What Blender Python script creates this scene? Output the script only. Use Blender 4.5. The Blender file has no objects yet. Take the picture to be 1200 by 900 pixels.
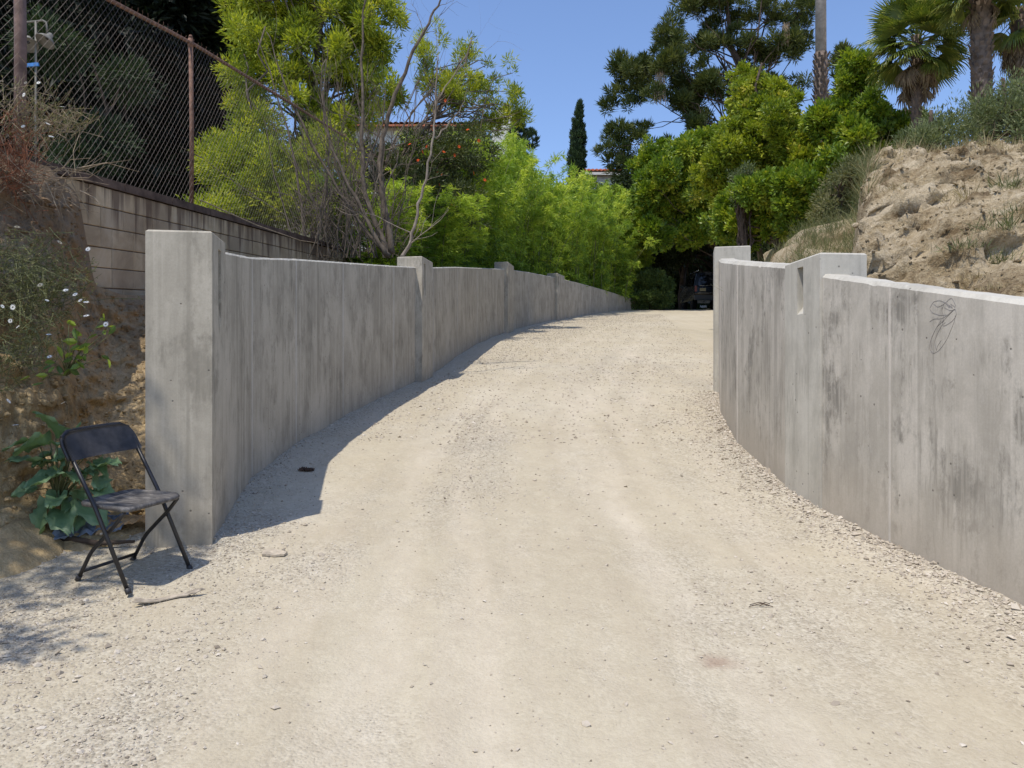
import bpy, math
import numpy as np
from mathutils import Vector, Matrix

sc = bpy.context.scene
col = sc.collection
R = math.radians

# ------------------------------------------------------------------ camera
EYE = 1.68
FPX = 930.0
cd = bpy.data.cameras.new("camera"); cam = bpy.data.objects.new("camera", cd); col.objects.link(cam)
cam.location = (0, 0, EYE); cam.rotation_euler = (R(90), 0, 0)
cd.sensor_width = 36; cd.lens = 36 * FPX / 1200; cd.clip_end = 3000; cd.clip_start = 0.05
sc.camera = cam

# ------------------------------------------------------------------ light
SUND = Vector((-0.52, -0.66, 1.87)).normalized()
elev = math.asin(SUND.z)
az = math.atan2(SUND.x, SUND.y)
w = bpy.data.worlds.new("World"); sc.world = w; w.use_nodes = True
nt = w.node_tree; nt.nodes.clear()
sky = nt.nodes.new("ShaderNodeTexSky"); sky.sky_type = 'NISHITA'; sky.sun_disc = False
sky.sun_elevation = elev; sky.sun_rotation = az
sky.altitude = 100; sky.air_density = 1.0; sky.dust_density = 0.6; sky.ozone_density = 6.0
bg = nt.nodes.new("ShaderNodeBackground"); bg.inputs[1].default_value = 0.15
wo = nt.nodes.new("ShaderNodeOutputWorld")
tn = nt.nodes.new("ShaderNodeMix"); tn.data_type = 'RGBA'; tn.blend_type = 'MULTIPLY'; tn.inputs[0].default_value = 1
tn.inputs[7].default_value = (1.09, 1.02, 1.04, 1)   # slightly hazy violet blue of the coastal sky
nt.links.new(sky.outputs[0], tn.inputs[6]); nt.links.new(tn.outputs[2], bg.inputs[0]); nt.links.new(bg.outputs[0], wo.inputs[0])
ld = bpy.data.lights.new("sun", 'SUN'); ld.energy = 3.1; ld.angle = R(0.53); ld.color = (1.0, 0.94, 0.845)
sun = bpy.data.objects.new("sun", ld); col.objects.link(sun)
sun.rotation_euler = (-SUND).to_track_quat('-Z', 'Y').to_euler(); sun.location = (-10, -12, 30)
sc.view_settings.view_transform = 'Standard'; sc.view_settings.look = 'None'
sc.view_settings.exposure = 0.38; sc.view_settings.gamma = 1.0
sc.cycles.max_bounces = 6; sc.cycles.diffuse_bounces = 3; sc.cycles.transmission_bounces = 3

# ------------------------------------------------------------------ numpy helpers
def vnoise(x, y, seed=0, z=None):
    """value noise in [-1,1], 2D or 3D"""
    def h(ix, iy, iz):
        n = (ix * 374761393 + iy * 668265263 + iz * 2147483647 + seed * 974634777) & 0xffffffff
        n = ((n ^ (n >> 13)) * 1274126177) & 0xffffffff
        n = (n ^ (n >> 16)) & 0xffffffff
        return n / 4294967295.0 * 2 - 1
    x = np.asarray(x, float); y = np.asarray(y, float)
    z = np.zeros_like(x) if z is None else np.asarray(z, float)
    ix = np.floor(x).astype(np.int64); iy = np.floor(y).astype(np.int64); iz = np.floor(z).astype(np.int64)
    fx = x - ix; fy = y - iy; fz = z - iz
    fx = fx * fx * (3 - 2 * fx); fy = fy * fy * (3 - 2 * fy); fz = fz * fz * (3 - 2 * fz)
    r = 0
    for dx in (0, 1):
        for dy in (0, 1):
            for dz in (0, 1):
                wgt = (fx if dx else 1 - fx) * (fy if dy else 1 - fy) * (fz if dz else 1 - fz)
                r = r + wgt * h(ix + dx, iy + dy, iz + dz)
    return r

def fbm(x, y, seed=0, octv=4, z=None):
    a = 1.0; s = 0; t = 0
    for k in range(octv):
        f = 2 ** k
        s = s + a * vnoise(np.asarray(x) * f, np.asarray(y) * f, seed + k * 17, None if z is None else np.asarray(z) * f)
        t += a; a *= 0.5
    return s / t

def sstep(a, b, x):
    t = np.clip((np.asarray(x, float) - a) / (b - a), 0, 1)
    return t * t * (3 - 2 * t)

def norm(v):
    return v / (np.linalg.norm(v, axis=-1, keepdims=True) + 1e-9)

# ------------------------------------------------------------------ object helpers
def tag(o, label=None, cat=None, group=None, kind=None):
    if label: o["label"] = label
    if cat: o["category"] = cat
    if group: o["group"] = group
    if kind: o["kind"] = kind
    return o

def empty(name, loc, label, cat, group=None, rz=0.0):
    o = bpy.data.objects.new(name, None); col.objects.link(o)
    o.location = loc; o.rotation_euler = (0, 0, rz); o.empty_display_size = 0.2
    return tag(o, label, cat, group)

def link(name, me, parent=None):
    o = bpy.data.objects.new(name, me); col.objects.link(o)
    if parent is not None:
        o.parent = parent
    return o

def mesh_np(name, V, F, mat, tint=None, smooth=False):
    """uniform polygon mesh straight from arrays"""
    V = np.asarray(V, np.float32); F = np.asarray(F, np.int32)
    k = F.shape[1]
    me = bpy.data.meshes.new(name)
    me.vertices.add(len(V)); me.vertices.foreach_set('co', V.ravel())
    me.loops.add(F.size); me.loops.foreach_set('vertex_index', F.ravel())
    me.polygons.add(len(F)); me.polygons.foreach_set('loop_start', np.arange(0, F.size, k, dtype=np.int32))
    me.update(calc_edges=True)
    me.polygons.foreach_set('use_smooth', np.full(len(F), bool(smooth)))
    if tint is not None:
        a = me.attributes.new('tint', 'FLOAT', 'POINT'); a.data.foreach_set('value', np.asarray(tint, np.float32))
    me.materials.append(mat)
    return me

class MB:
    """mixed small mesh builder"""
    def __init__(s): s.v = []; s.f = []; s.m = []; s.t = []; s.mi = 0
    def add(s, V, F, tint=0.5):
        b = len(s.v); s.v += [tuple(map(float, p)) for p in V]
        s.f += [tuple(int(i) + b for i in f) for f in F]; s.m += [s.mi] * len(F)
        s.t += [tint] * len(V)
    def box(s, c, d, M=None):
        x, y, z = [q / 2 for q in d]
        P = [Vector((i * x, j * y, k * z)) for k in (-1, 1) for j in (-1, 1) for i in (-1, 1)]
        if M is not None: P = [M @ p for p in P]
        P = [p + Vector(c) for p in P]
        s.add(P, [(0, 2, 3, 1), (4, 5, 7, 6), (0, 1, 5, 4), (2, 6, 7, 3), (0, 4, 6, 2), (1, 3, 7, 5)])
    def prism(s, poly, y0, y1, axis='y'):
        """poly in (a,b) extruded along axis"""
        n = len(poly)
        def pt(a, b, h): return (a, h, b) if axis == 'y' else ((a, b, h) if axis == 'z' else (h, a, b))
        P = [pt(a, b, y0) for a, b in poly] + [pt(a, b, y1) for a, b in poly]
        F = [tuple(range(n))[::-1], tuple(range(n, 2 * n))] + [(i, (i + 1) % n, (i + 1) % n + n, i + n) for i in range(n)]
        s.add(P, F)
    def tube(s, pts, rad, n=6, cap=True, tint=0.5):
        V, F = tube_arr(pts, rad, n)
        F = [tuple(f) for f in F]
        if cap:
            F.append(tuple(range(n))[::-1]); m = len(V); F.append(tuple(range(m - n, m)))
        s.add(V, F, tint)
    def build(s, name, mat, parent=None, smooth=False):
        me = s.mesh(name, mat, smooth); return link(name, me, parent)
    def mesh(s, name, mat, smooth=False):
        me = bpy.data.meshes.new(name); me.from_pydata(s.v, [], s.f)
        for m_ in (mat if isinstance(mat, (list, tuple)) else [mat]): me.materials.append(m_)
        if any(s.m): me.polygons.foreach_set('material_index', s.m)
        if smooth: me.polygons.foreach_set('use_smooth', [True] * len(s.f))
        a = me.attributes.new('tint', 'FLOAT', 'POINT'); a.data.foreach_set('value', s.t)
        me.update(); return me

def tube_arr(pts, rad, n=6):
    P = np.asarray(pts, float); m = len(P)
    rad = np.broadcast_to(np.asarray(rad, float), (m,))
    T = np.empty_like(P); T[1:-1] = P[2:] - P[:-2]; T[0] = P[1] - P[0]; T[-1] = P[-1] - P[-2]
    T = norm(T)
    ref = np.array([0, 0, 1.0]) if abs(T[0][2]) < 0.9 else np.array([1.0, 0, 0])
    A = norm(np.cross(T[0], ref)); fr = []
    for i in range(m):
        A = A - T[i] * np.dot(A, T[i]); A = A / (np.linalg.norm(A) + 1e-9)
        fr.append((A, np.cross(T[i], A)))
    ang = np.arange(n) / n * 2 * np.pi
    V = np.concatenate([P[i] + rad[i] * (np.cos(ang)[:, None] * fr[i][0] + np.sin(ang)[:, None] * fr[i][1]) for i in range(m)])
    F = []
    for i in range(m - 1):
        for j in range(n):
            F.append((i * n + j, i * n + (j + 1) % n, (i + 1) * n + (j + 1) % n, (i + 1) * n + j))
    return V, np.array(F)

def grid_faces(nu, nv):
    i = np.arange(nu - 1)[:, None] * nv + np.arange(nv - 1)[None, :]
    i = i.ravel()
    return np.stack([i, i + nv, i + nv + 1, i + 1], 1)

# ------------------------------------------------------------------ ground profile
def g(Y):
    Y = np.asarray(Y, float)
    z = 0.135 * Y
    z = z - np.where(Y > 38, 0.5 * 0.0075 * np.minimum(Y - 38, 6) ** 2, 0)
    z = z - np.where(Y > 44, 0.045 * (Y - 44), 0)
    z = z - np.where(Y > 44, 0.5 * 0.00875 * np.minimum(Y - 44, 8) ** 2, 0)
    z = z - np.where(Y > 52, 0.07 * (Y - 52), 0)
    z = np.where(Y < -3, 0.135 * -3 + 0.02 * (Y + 3), z)
    return z
def G(Y): return float(g(Y))
def at(px, py, Y):  # point at depth Y seen at photo pixel, used once to measure the place
    return Vector(((px - 600) / FPX * Y, Y, EYE + (450 - py) / FPX * Y))

LW = [(-1.93, 5.32, 2.57), (-2.13, 6.5, 2.72), (-2.12, 7.79, 2.91), (-1.98, 9.3, 3.11), (-1.70, 11.4, 3.38),
      (-1.52, 12.6, 3.54), (-1.35, 13.6, 3.68), (-1.13, 16.4, 4.10), (-0.86, 19.6, 4.55), (-0.12, 23.9, 5.14),
      (0.55, 26.8, 5.46), (1.75, 30.6, 5.78), (3.0, 33.7, 5.93), (4.3, 36.7, 6.02), (5.4, 39.3, 6.07), (6.7, 42.0, 6.12)]
RW = [(3.05, 1.2, 1.52), (2.74, 2.6, 1.81), (2.53, 3.9, 2.09), (2.33, 4.9, 2.305), (2.19, 5.60, 2.458)]
RF = [(2.14, 6.18, 2.61), (2.20, 7.75, 2.875), (2.52, 9.6, 3.18), (2.93, 11.25, 3.46)]
LWa = np.array(LW); RWa = np.array(RW + RF + [(3.3, 12.2, 3.5), (4.15, 15, 3.5), (5.6, 20, 4), (8.2, 30, 5), (13.4, 45, 6), (17, 60, 6), (20, 300, 6)])
def xl(Y): return np.interp(Y, LWa[:, 1], LWa[:, 0])
def xr(Y): return np.interp(Y, RWa[:, 1], RWa[:, 0])
def bwx(Y): return -4.15 + 0.06 * (np.asarray(Y) - 6)      # block wall line
def bwz(Y): return 3.62 + 0.093 * (np.asarray(Y) - 6.8)    # its top

# ------------------------------------------------------------------ materials
def newmat(name):
    m = bpy.data.materials.new(name); m.use_nodes = True; t = m.node_tree
    for n in list(t.nodes): t.nodes.remove(n)
    out = t.nodes.new("ShaderNodeOutputMaterial"); b = t.nodes.new("ShaderNodeBsdfPrincipled")
    t.links.new(b.outputs[0], out.inputs[0]); b.inputs['Roughness'].default_value = 0.85
    b.inputs['Specular IOR Level'].default_value = 0.3
    return m, t, b, out
def N(t, typ, **kw):
    n = t.nodes.new(typ)
    for k, v in kw.items(): setattr(n, k, v)
    return n
def noise(t, vec, scale, detail=4, rough=0.55, dist=0.0):
    n = N(t, "ShaderNodeTexNoise"); n.inputs['Scale'].default_value = scale; n.inputs['Detail'].default_value = detail
    n.inputs['Roughness'].default_value = rough; n.inputs['Distortion'].default_value = dist
    if vec is not None: t.links.new(vec, n.inputs['Vector'])
    return n.outputs['Fac']
def mapping(t, vec, scale=(1, 1, 1), loc=(0, 0, 0)):
    m = N(t, "ShaderNodeMapping"); m.inputs['Scale'].default_value = scale; m.inputs['Location'].default_value = loc
    t.links.new(vec, m.inputs['Vector']); return m.outputs[0]
def ramp(t, fac, stops):
    r = N(t, "ShaderNodeValToRGB"); e = r.color_ramp.elements
    while len(e) < len(stops): e.new(0.5)
    for q, (p, c) in zip(e, stops):
        q.position = p; q.color = (*c, 1) if len(c) == 3 else c
    t.links.new(fac, r.inputs[0]); return r.outputs[0]
def mrange(t, v, a, b, c=0.0, d=1.0):
    m = N(t, "ShaderNodeMapRange"); m.inputs[1].default_value = a; m.inputs[2].default_value = b
    m.inputs[3].default_value = c; m.inputs[4].default_value = d; t.links.new(v, m.inputs[0]); return m.outputs[0]
def mix(t, fac, a, b, mode='MIX'):
    m = N(t, "ShaderNodeMix", data_type='RGBA', blend_type=mode)
    for i, v in ((0, fac), (6, a), (7, b)):
        if isinstance(v, (int, float)): m.inputs[i].default_value = v
        elif isinstance(v, tuple): m.inputs[i].default_value = (*v, 1)
        else: t.links.new(v, m.inputs[i])
    return m.outputs[2]
def mth(t, op, a, b=None):
    m = N(t, "ShaderNodeMath", operation=op)
    for i, v in ((0, a), (1, b)):
        if v is None: continue
        if isinstance(v, (int, float)): m.inputs[i].default_value = v
        else: t.links.new(v, m.inputs[i])
    return m.outputs[0]
def bump(t, b, h, strength=0.5, dist=0.01):
    n = N(t, "ShaderNodeBump"); n.inputs['Strength'].default_value = strength; n.inputs['Distance'].default_value = dist
    t.links.new(h, n.inputs['Height']); t.links.new(n.outputs[0], b.inputs['Normal'])
def pos(t): return N(t, "ShaderNodeNewGeometry").outputs['Position']
def attr(t, name='tint'):
    a = N(t, "ShaderNodeAttribute"); a.attribute_name = name; return a.outputs['Fac']

def mat_leaf(name, stops, transl=0.35, rough=0.5, spec=0.35):
    m, t, b, out = newmat(name)
    c = ramp(t, attr(t), stops)
    t.links.new(c, b.inputs['Base Color']); b.inputs['Roughness'].default_value = rough
    b.inputs['Specular IOR Level'].default_value = spec
    tr = N(t, "ShaderNodeBsdfTranslucent")
    c2 = mix(t, 1.0, c, (1.0, 1.0, 0.45), 'MULTIPLY')
    t.links.new(c2, tr.inputs[0])
    ms = N(t, "ShaderNodeMixShader"); ms.inputs[0].default_value = transl
    t.links.new(b.outputs[0], ms.inputs[1]); t.links.new(tr.outputs[0], ms.inputs[2]); t.links.new(ms.outputs[0], out.inputs[0])
    return m

def mat_plain(name, c, rough=0.7, spec=0.3, metal=0.0, var=0.0, vs=8.0, bmp=0.0, bs=40.0):
    m, t, b, out = newmat(name)
    b.inputs['Roughness'].default_value = rough; b.inputs['Specular IOR Level'].default_value = spec
    b.inputs['Metallic'].default_value = metal
    p = N(t, "ShaderNodeTexCoord").outputs['Object']
    if var > 0:
        f = noise(t, p, vs, 5, 0.6)
        lo = tuple(q * (1 - var) for q in c); hi = tuple(min(1, q * (1 + var)) for q in c)
        t.links.new(ramp(t, f, [(0.3, lo), (0.7, hi)]), b.inputs['Base Color'])
    else: b.inputs['Base Color'].default_value = (*c, 1)
    if bmp > 0: bump(t, b, noise(t, p, bs, 4, 0.6), bmp, 0.005)
    return m

def mat_concrete(name, base, dark, light, streak=0.5, dust=0.5, zslope=0.135, patch=0.5):
    m, t, b, out = newmat(name)
    p = pos(t)
    st = noise(t, mapping(t, p, (9, 9, 0.55)), 1.0, 5, 0.62, 0.4)
    st2 = noise(t, mapping(t, p, (34, 34, 1.6), (3, 1, 7)), 1.0, 4, 0.6)
    mot = noise(t, p, 1.6, 8, 0.7, 0.1)
    blot = noise(t, mapping(t, p, (3.4, 3.4, 2.0), (11, 4, 2)), 1.0, 8, 0.75, 0.15)
    c = ramp(t, mot, [(0.3, tuple(0.5 * (x + y) for x, y in zip(base, dark))), (0.52, base), (0.75, light)])
    c = mix(t, mth(t, 'MULTIPLY', mrange(t, st, 0.46, 0.66, 0, streak), mrange(t, noise(t, p, 0.9, 3), 0.38, 0.6)), c, dark)
    c = mix(t, mth(t, 'MULTIPLY', mrange(t, st2, 0.5, 0.7, 0, 0.5), mrange(t, noise(t, p, 1.7, 4), 0.4, 0.6)), c, light)
    wash = noise(t, mapping(t, p, (2.6, 2.6, 1.1), (7, 9, 3)), 1.0, 9, 0.72, 0.15)
    c = mix(t, mrange(t, wash, 0.48, 0.60, 0, 0.55), c, light)
    # scraped form marks: short dark vertical strokes in patches, and fine pale drips
    dry = noise(t, mapping(t, p, (26, 26, 2.4), (1, 5, 2)), 1.0, 5, 0.7)
    c = mix(t, mth(t, 'MULTIPLY', mrange(t, dry, 0.5, 0.62, 0, 0.65), mrange(t, noise(t, mapping(t, p, (1.7, 1.7, 1.5), (4, 2, 8)), 1.0, 5, 0.6), 0.5, 0.6)), c, dark)
    drp = noise(t, mapping(t, p, (17, 17, 0.28), (9, 1, 4)), 1.0, 3, 0.5)
    c = mix(t, mrange(t, drp, 0.62, 0.72, 0, 0.5), c, light)
    lines = noise(t, mapping(t, p, (11, 11, 0.12), (2, 7, 1)), 1.0, 2, 0.5)
    c = mix(t, mrange(t, lines, 0.60, 0.68, 0, 0.4), c, dark)
    c = mix(t, mth(t, 'MULTIPLY', mrange(t, blot, 0.52, 0.62), mrange(t, st2, 0.35, 0.6, 0.25, patch)), c, tuple(q * 0.82 for q in dark))
    # grimy band near the foot of the wall: rain splash and road dust
    sp = N(t, "ShaderNodeSeparateXYZ"); t.links.new(p, sp.inputs[0])
    hh = mth(t, 'SUBTRACT', sp.outputs[2], mth(t, 'MULTIPLY', sp.outputs[1], zslope))
    hn = mth(t, 'ADD', hh, mth(t, 'MULTIPLY', noise(t, p, 2.3, 4), -0.5))
    c = mix(t, mrange(t, hn, 0.28, -0.2, 0, dust), c, (0.47, 0.41, 0.325))
    # bug holes
    vo = N(t, "ShaderNodeTexVoronoi"); vo.inputs['Scale'].default_value = 10; vo.inputs['Randomness'].default_value = 1
    t.links.new(p, vo.inputs['Vector'])
    hole = mth(t, 'MULTIPLY', mrange(t, vo.outputs['Distance'], 0.055, 0.085, 1, 0), mrange(t, noise(t, p, 5.0, 2), 0.43, 0.48))
    c = mix(t, mth(t, 'MULTIPLY', hole, 0.7), c, tuple(q * 0.35 for q in dark))
    fine = noise(t, p, 90, 3, 0.6)
    c = mix(t, mrange(t, fine, 0.3, 0.75, 0.0, 0.25), c, dark)
    t.links.new(c, b.inputs['Base Color']); b.inputs['Roughness'].default_value = 0.82
    h = mth(t, 'ADD', mth(t, 'MULTIPLY', st2, 0.35), mth(t, 'ADD', mth(t, 'MULTIPLY', fine, 0.25), mth(t, 'MULTIPLY', hole, -0.9)))
    bump(t, b, h, 0.55, 0.006)
    return m

M = {}
M['wall_l'] = mat_concrete('left_wall_concrete', (0.42, 0.38, 0.305), (0.235, 0.213, 0.168), (0.56, 0.51, 0.415), 0.7, 0.25, patch=0.7)
M['wall_r'] = mat_concrete('right_wall_concrete', (0.475, 0.435, 0.365), (0.255, 0.234, 0.195), (0.64, 0.59, 0.505), 0.7, 0.75, patch=0.95)
M['seam'] = mat_concrete('cement_seam', (0.50, 0.46, 0.395), (0.36, 0.33, 0.28), (0.60, 0.55, 0.48), 0.4, 0.2, patch=0.3)
M['wall_pale'] = mat_concrete('post_and_lit_top_concrete', (0.49, 0.46, 0.39), (0.33, 0.31, 0.26), (0.60, 0.57, 0.49), 0.5, 0.2, patch=0.3)  # right wall posts; also paints sun brightness onto wall tops and chamfers

def mat_ground():
    m, t, b, out = newmat('driveway_dirt')
    p = pos(t)
    big = noise(t, p, 0.45, 5, 0.6, 0.5)
    mid = noise(t, mapping(t, p, (1.6, 0.9, 1.6)), 1.0, 6, 0.65, 0.3)
    c = ramp(t, big, [(0.3, (0.445, 0.385, 0.27)), (0.5, (0.50, 0.44, 0.315)), (0.7, (0.555, 0.50, 0.375))])
    # gravel-rich patches: greyer and speckled
    gf = attr(t)
    gn = mth(t, 'ADD', gf, mth(t, 'MULTIPLY', mth(t, 'SUBTRACT', mid, 0.5), 2.4))
    gp = mrange(t, gn, 0.0, 1.0, 0.16, 1.0)
    spk = N(t, "ShaderNodeTexVoronoi"); spk.inputs['Scale'].default_value = 62; t.links.new(p, spk.inputs['Vector'])
    spc = N(t, "ShaderNodeSeparateColor"); t.links.new(spk.outputs['Color'], spc.inputs[0])
    gc = ramp(t, spc.outputs[0], [(0.0, (0.24, 0.215, 0.17)), (0.25, (0.37, 0.335, 0.265)), (0.6, (0.50, 0.46, 0.37)), (1.0, (0.64, 0.60, 0.50))])
    c = mix(t, mth(t, 'MULTIPLY', gp, 0.75), c, gc)
    fine = noise(t, p, 110, 4, 0.7)
    c = mix(t, mrange(t, fine, 0.35, 0.7, 0.0, 0.30), c, (0.40, 0.34, 0.265))
    spk2 = N(t, "ShaderNodeTexVoronoi"); spk2.inputs['Scale'].default_value = 24; t.links.new(p, spk2.inputs['Vector'])
    peb = mth(t, 'MULTIPLY', mrange(t, spk2.outputs['Distance'], 0.12, 0.2, 1, 0), mrange(t, noise(t, p, 3.1, 3), 0.5, 0.62))
    c = mix(t, mth(t, 'MULTIPLY', peb, 0.5), c, (0.42, 0.37, 0.31))
    # damp oily stain on the road
    sx = N(t, "ShaderNodeVectorMath", operation='SUBTRACT'); sx.inputs[1].default_value = (0.915, 3.50, 0.47)
    t.links.new(p, sx.inputs[0])
    sv = mapping(t, sx.outputs[0], (8.2, 13.0, 0.0))
    ln = N(t, "ShaderNodeVectorMath", operation='LENGTH'); t.links.new(sv, ln.inputs[0])
    sd = mth(t, 'ADD', ln.outputs['Value'], mth(t, 'MULTIPLY', noise(t, p, 14, 4), 1.3))
    c = mix(t, mrange(t, sd, 1.7, 0.9, 0, 0.75), c, (0.27, 0.175, 0.125))
    # compacted wheel tracks: finer, paler dust with darker loose edges
    tk = attr(t, 'track')
    tkn = mth(t, 'MULTIPLY', tk, mrange(t, noise(t, mapping(t, p, (3, 1.1, 1)), 1.0, 5, 0.6), 0.35, 0.65))
    c = mix(t, mrange(t, tkn, 0.0, 1.0, 0, 0.5), c, (0.60, 0.535, 0.425))
    c = mix(t, mrange(t, tkn, 0.0, -1.0, 0, 0.42), c, (0.33, 0.275, 0.205))
    tm = noise(t, mapping(t, p, (3.5, 0.35, 1), (0.7, 0, 0)), 1.0, 3, 0.5)
    c = mix(t, mrange(t, tm, 0.5, 0.75, 0, 0.28), c, (0.62, 0.54, 0.43))
    sm = noise(t, mapping(t, p, (1, .55, 1)), 7.5, 8, 0.78, 0.2)
    c = mix(t, mrange(t, sm, 0.38, 0.60, 0.24, 0.0), c, (0.36, 0.295, 0.215))
    c = mix(t, mrange(t, sm, 0.54, 0.72, 0.0, 0.16), c, (0.63, 0.56, 0.46))
    t.links.new(c, b.inputs['Base Color']); b.inputs['Roughness'].default_value = 0.95; b.inputs['Specular IOR Level'].default_value = 0.15
    h = mth(t, 'ADD', mth(t, 'MULTIPLY', fine, 0.5), mth(t, 'MULTIPLY', mth(t, 'MULTIPLY', mrange(t, spk.outputs['Distance'], 0.0, 0.6, 1, 0), gp), 1.5))
    h = mth(t, 'ADD', h, mth(t, 'MULTIPLY', noise(t, p, 28, 4, 0.6), 0.9))
    bump(t, b, h, 0.75, 0.008)
    return m
M['ground'] = mat_ground()

def mat_soil(name, stops, scale=1.3, bs=0.9, bd=0.03, top=None):
    m, t, b, out = newmat(name); p = pos(t)
    f = noise(t, mapping(t, p, (1, 1, 1.8)), scale, 8, 0.68, 0.7)
    f2 = noise(t, p, 19, 5, 0.7)
    v = mth(t, 'ADD', mth(t, 'MULTIPLY', f, 0.7), mth(t, 'MULTIPLY', f2, 0.3))
    c = ramp(t, v, stops)
    c = mix(t, mrange(t, noise(t, p, 70, 4, 0.7), 0.4, 0.7, 0, 0.45), c, stops[0][1])
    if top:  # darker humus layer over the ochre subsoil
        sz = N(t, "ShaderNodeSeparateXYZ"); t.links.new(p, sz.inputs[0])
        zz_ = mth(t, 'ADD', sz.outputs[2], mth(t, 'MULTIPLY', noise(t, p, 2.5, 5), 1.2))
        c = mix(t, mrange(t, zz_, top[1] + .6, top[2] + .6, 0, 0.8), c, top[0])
    t.links.new(c, b.inputs['Base Color']); b.inputs['Roughness'].default_value = 0.95; b.inputs['Specular IOR Level'].default_value = 0.1
    h = mth(t, 'ADD', mth(t, 'MULTIPLY', f2, 1.0), mth(t, 'MULTIPLY', noise(t, p, 75, 4, 0.7), 0.35))
    bump(t, b, h, bs, bd)
    return m
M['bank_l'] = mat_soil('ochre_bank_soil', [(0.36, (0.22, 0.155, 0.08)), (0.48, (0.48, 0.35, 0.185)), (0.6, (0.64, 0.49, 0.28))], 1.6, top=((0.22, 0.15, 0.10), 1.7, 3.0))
M['bank_r'] = mat_soil('dry_bank_soil', [(0.40, (0.19, 0.135, 0.075)), (0.48, (0.43, 0.34, 0.21)), (0.57, (0.61, 0.51, 0.35))], 0.9, 1.0, 0.05)
M['topsoil'] = mat_soil('leaf_litter_soil', [(0.36, (0.07, 0.052, 0.035)), (0.5, (0.14, 0.105, 0.07)), (0.66, (0.21, 0.165, 0.11))], 1.0)
M['hill'] = mat_soil('hillside_soil', [(0.36, (0.05, 0.055, 0.025)), (0.5, (0.09, 0.085, 0.045)), (0.66, (0.16, 0.13, 0.08))], 0.6)

def mat_stone():
    m, t, b, out = newmat('gravel_stone')
    c = ramp(t, attr(t), [(0.0, (0.23, 0.19, 0.145)), (0.3, (0.37, 0.315, 0.245)), (0.65, (0.48, 0.42, 0.335)), (1.0, (0.60, 0.54, 0.45))])
    t.links.new(c, b.inputs['Base Color']); b.inputs['Roughness'].default_value = 0.9
    return m
M['stone'] = mat_stone()

def mat_block():
    m, t, b, out = newmat('old_concrete_block'); p = pos(t)
    oi = N(t, "ShaderNodeObjectInfo")
    c = ramp(t, noise(t, p, 2.2, 6, 0.65, 0.5), [(0.3, (0.36, 0.26, 0.15)), (0.5, (0.54, 0.405, 0.25)), (0.72, (0.68, 0.545, 0.37))])
    c = mix(t, mrange(t, oi.outputs['Random'], 0, 1, 0, 0.45), c, (0.22, 0.17, 0.13))
    # rust and soil drips down from the coping, a real stain
    sp = N(t, "ShaderNodeSeparateXYZ"); t.links.new(p, sp.inputs[0])
    top = mth(t, 'ADD', mth(t, 'MULTIPLY', mth(t, 'SUBTRACT', sp.outputs[1], 6.8), 0.093), 3.62)
    d = mth(t, 'SUBTRACT', top, sp.outputs[2])
    drip = noise(t, mapping(t, p, (1, 6.5, 0.25)), 1.0, 4, 0.55)
    dl = mth(t, 'SUBTRACT', mth(t, 'MULTIPLY', mrange(t, drip, 0.42, 0.66), 0.6), d)
    c = mix(t, mrange(t, dl, -0.12, 0.16, 0, 0.75), c, (0.12, 0.075, 0.05))
    t.links.new(c, b.inputs['Base Color']); b.inputs['Roughness'].default_value = 0.92
    bump(t, b, noise(t, p, 60, 5, 0.7), 0.6, 0.01)
    return m
M['block'] = mat_block()
M['mortar'] = mat_plain('mortar', (0.12, 0.09, 0.07), 0.95, 0.1, var=0.3)
M['coping'] = mat_plain('stained_coping', (0.12, 0.082, 0.062), 0.95, 0.1, var=0.45, vs=5, bmp=0.5)
M['rust'] = mat_plain('rusty_steel', (0.20, 0.115, 0.08), 0.8, 0.3, 0.2, var=0.55, vs=14, bmp=0.4)
M['rustgrey'] = mat_plain('weathered_steel_pipe', (0.17, 0.115, 0.10), 0.75, 0.3, 0.2, var=0.4, vs=9, bmp=0.3)
M['wire'] = mat_plain('galvanised_wire', (0.20, 0.165, 0.14), 0.7, 0.2, 0.2, var=0.3, vs=6)
M['blackplastic'] = mat_plain('dusty_black_plastic', (0.035, 0.034, 0.036), 0.5, 0.4, var=0.5, vs=14, bmp=0.15, bs=120)
M['blackmetal'] = mat_plain('black_enamelled_tube', (0.022, 0.021, 0.022), 0.38, 0.5, var=0.3, vs=20)
def mat_seat():
    m, t, b, out = newmat('dusty_seat_plastic'); p = N(t, "ShaderNodeTexCoord").outputs['Object']
    f = noise(t, mapping(t, p, (3, 9, 3)), 3.0, 6, 0.7, 0.5)
    t.links.new(ramp(t, f, [(0.36, (0.045, 0.043, 0.044)), (0.52, (0.12, 0.112, 0.105)), (0.68, (0.26, 0.24, 0.215))]), b.inputs['Base Color'])
    b.inputs['Roughness'].default_value = 0.6
    return m
M['seat'] = mat_seat()
M['bark_grey'] = mat_plain('grey_bark', (0.13, 0.105, 0.08), 0.95, 0.1, var=0.45, vs=9, bmp=0.8, bs=30)
M['bark_pale'] = mat_plain('pale_bark', (0.24, 0.20, 0.16), 0.95, 0.1, var=0.4, vs=9, bmp=0.6)
M['bark_dark'] = mat_plain('dark_bark', (0.085, 0.065, 0.05), 0.95, 0.1, var=0.45, vs=7, bmp=0.8, bs=25)
M['bark_palm'] = mat_plain('smooth_palm_trunk', (0.36, 0.32, 0.28), 0.9, 0.1, var=0.3, vs=6, bmp=0.6, bs=25)
M['palm_boot'] = mat_plain('old_palm_leaf_bases', (0.15, 0.115, 0.09), 0.95, 0.1, var=0.5, vs=7, bmp=0.8, bs=30)
M['cane'] = mat_plain('green_cane', (0.12, 0.13, 0.045), 0.6, 0.3, var=0.3)

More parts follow.
